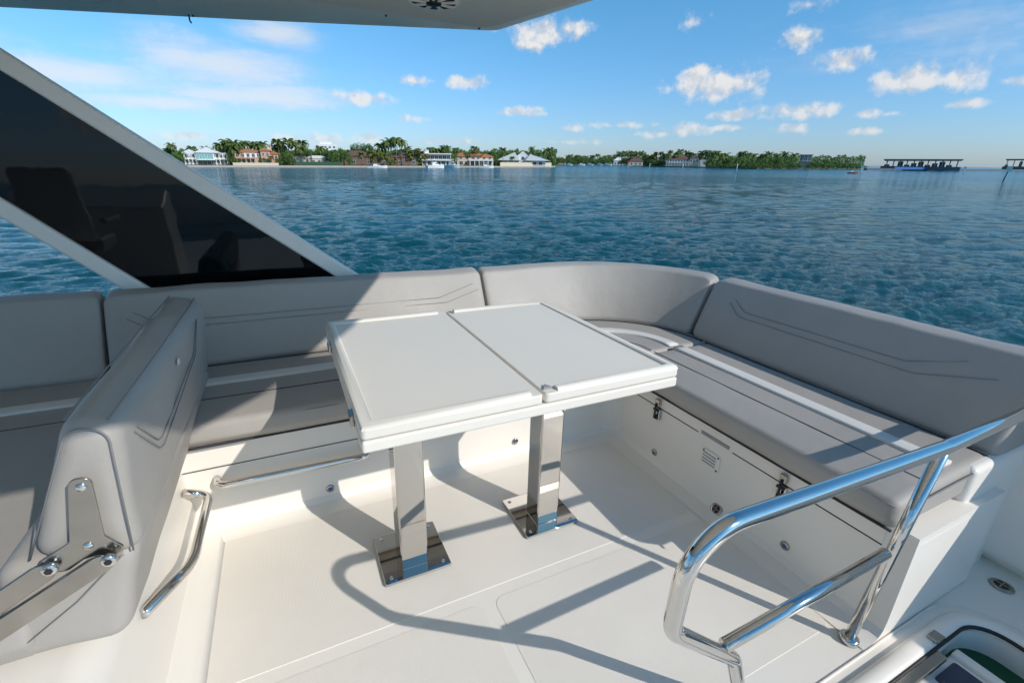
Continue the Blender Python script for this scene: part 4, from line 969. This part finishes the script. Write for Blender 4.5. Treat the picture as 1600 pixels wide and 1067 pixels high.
for s, tp_ in ((640, 234), (648, 233), (655, 235), (661, 240), (644, 243), (634, 241)): palm(s, 262.3, tp_, 'yellowish palm packed between brown house and modern house', 'palms left of the modern house', random.uniform(7, 14), 'y', 1.25)
tree(605, 262.3, 250, 14, 'green bush at the base of the tallest palms', None, 5, 'g', low=.1)
for s, tp_ in ((633, 230), (668, 230), (680, 232), (690, 229), (697, 228), (708, 231)): palm(s, 262.3, tp_, 'palm showing over the flat roof of the modern house', 'palms behind the modern house', 44, cs=1.2)
for s, tp_ in ((699, 234), (706, 236)): tree(s, 262.3, tp_, 16, 'bright green tree between modern house and orange roof', 'bright trees by the orange roof', 24, 'g')
palm(738, 262.3, 229, 'dark full palm standing against the orange roofs', None, 12, cs=1.2); palm(727, 262.3, 240, 'shorter palm left of the dark full palm at the orange roofs', None, 8, 'y', 1.0)
palm(782, 262.2, 231, 'tall palm between orange roof and angular house', None, 12, cs=1.1); tree(771, 262.2, 240, 14, 'green tree between orange roof and angular house', None, 10, 'g'); tree(766, 262.2, 237, 12, 'dark tree just right of the orange roofs', None, 20, 'd')
palm(795, 262.2, 245, 'small palm before the folded white roof', None, 5, cs=.8)
palm(826, 262.1, 230, 'single thin palm above the angular house', None, 20, cs=1.1)
for s, tp_ in ((849, 233), (856, 231), (858, 240)): palm(s, 261.8, tp_, 'palm at the tip of the island beside the angular house', 'palms at the island tip', 8, cs=1.25)
tree(861, 261.8, 247, 10, 'dark bush at the very tip of the island', None, 5, 'd', low=.1)
rt = random.Random(3)
for k in range(26):
    s = 862+k*4.6+rt.uniform(-2, 2)
    tree(s, 258.8, rt.uniform(243, 249), rt.uniform(9, 15), 'dark bushy tree lining the far side of the channel', 'trees across the channel', rt.uniform(8, 30), 'd', low=.2)
for k in range(16):
    s = 880+k*6.8+rt.uniform(-3, 3)
    palm(s, 258.8, rt.uniform(240.5, 246), 'small dark palm across the channel', 'palms across the channel', rt.uniform(12, 40), cs=1.5)
for k in range(30):
    s = 964+k*5.2+rt.uniform(-2, 2); wl = 260.4+(s-985)*.02 if s < 1180 else 264.6
    if 1036 < s < 1100 and k % 3: continue
    palm(s, max(wl, 260), rt.uniform(234.5, 243), 'tall palm in the dense grove around the arcaded mansion', 'palms round the arcaded mansion', rt.uniform(8, 30), 'y' if rt.random() < .25 else 'p', 1.7)
for k in range(22):
    s = 966+k*6.2+rt.uniform(-2, 2); wl = 260.4+(s-985)*.02
    if 1040 < s < 1098: continue
    tree(s, max(wl, 260), rt.uniform(244, 250), rt.uniform(12, 18), 'low dark tree filling the grove beside the arcaded mansion', 'trees round the arcaded mansion', rt.uniform(8, 18), 'd', low=.2)
for s, tp_ in ((1050, 238), (1058, 234), (1068, 236), (1078, 240), (1088, 240), (1040, 240)): palm(s, 262.2, tp_, 'palm rising behind the arcaded mansion roofs', 'palms behind the arcaded mansion', 46, cs=1.6)
for k in range(34):
    s = 1108+k*7.1+rt.uniform(-2.5, 2.5)
    if 1242 < s < 1262: continue
    topy = 243 if s < 1240 else 249+max(0, (s-1280))*.10
    tree(s, 264.2+(s-1108)*.0064, topy+rt.uniform(-1.5, 4), rt.uniform(16, 25), 'dense rounded mangrove tree along the low point', 'mangrove trees on the point', rt.uniform(6, 22), rt.choice('dgd'), low=.2)
for k in range(20):
    s = 1106+k*11.8+rt.uniform(-3, 3)
    tree(s, 264.3+(s-1108)*.0064, 254+rt.uniform(-1, 2), rt.uniform(14, 20), 'small green mangrove bush at the water edge of the point', 'mangrove bushes at the water edge', 4, rt.choice('dg'), low=.1, cat='bush', name='mangrove_bush')
for s, tp_ in ((1112, 237), (1121, 239), (1154, 237), (1162, 240), (1172, 240), (1187, 240), (1196, 238), (1208, 240), (1220, 238), (1234, 240), (1128, 240)): palm(s, 264.6, tp_, 'palm head standing above the mangroves on the point', 'palms above the mangroves', 40, cs=1.9)
# far tree belt seen between the gaps, one mass
def belt(s0, s1, wl0, top, back, n, m='leafd', label=None, rise=False):
    mb = MB(); rg = random.Random(int(s0))
    for _ in range(n):
        s = rg.uniform(s0, s1); wl = wl0 if not rise else 260.6+max(0, min(s-985, 195))*.0205; q = Spot(s, wl, back+rg.uniform(0, 25)); z = rg.uniform(.5, up_px(s, wl, top+rg.uniform(0, 2.5)+1.5*math.sin(s*.21)+1.0*math.sin(s*.53), back)); r_ = rg.uniform(.7, 1.7)
        a = Vector((rg.uniform(-1, 1), rg.uniform(-1, 1), rg.uniform(-1, 1))).normalized(); b_ = a.orthogonal().normalized(); c_ = Vector((q.x, q.y, SEA+z))
        mb.add([c_-a*r_, c_+b_*r_*.7, c_+a*r_, c_-b_*r_*.7], [(0, 1, 2, 3)])
    o = mb.build('treeline', m); o['kind'] = 'stuff'; o['label'] = label; o['category'] = 'trees'; return o
belt(120, 865, 262, 234.5, 36, 22000, 'leafd', 'dark green tree mass behind the island houses')
belt(985, 1345, 264.2, 243.5, 40, 12000, 'leafd', 'dark green tree mass behind the point', rise=True)
belt(845, 1010, 258.8, 247, 40, 5000, 'leafd', 'dark green tree mass behind the channel')

# members of a small row get a label of their own, counted along the shore
ORD = ['leftmost', 'second from left', 'third from left', 'fourth from left', 'fifth from left', 'sixth from left', 'seventh from left', 'eighth from left']
rows = {}
for o in list(C.objects):
    if o.get('group') and o.get('label'): rows.setdefault((o['group'], o['label']), []).append(o)
for (g, lb), os_ in rows.items():
    if 1 < len(os_) <= 8:
        for i, o in enumerate(sorted(os_, key=lambda o: math.atan2(o.location.x, o.location.y))): o['label'] = (lb+', '+ORD[i])
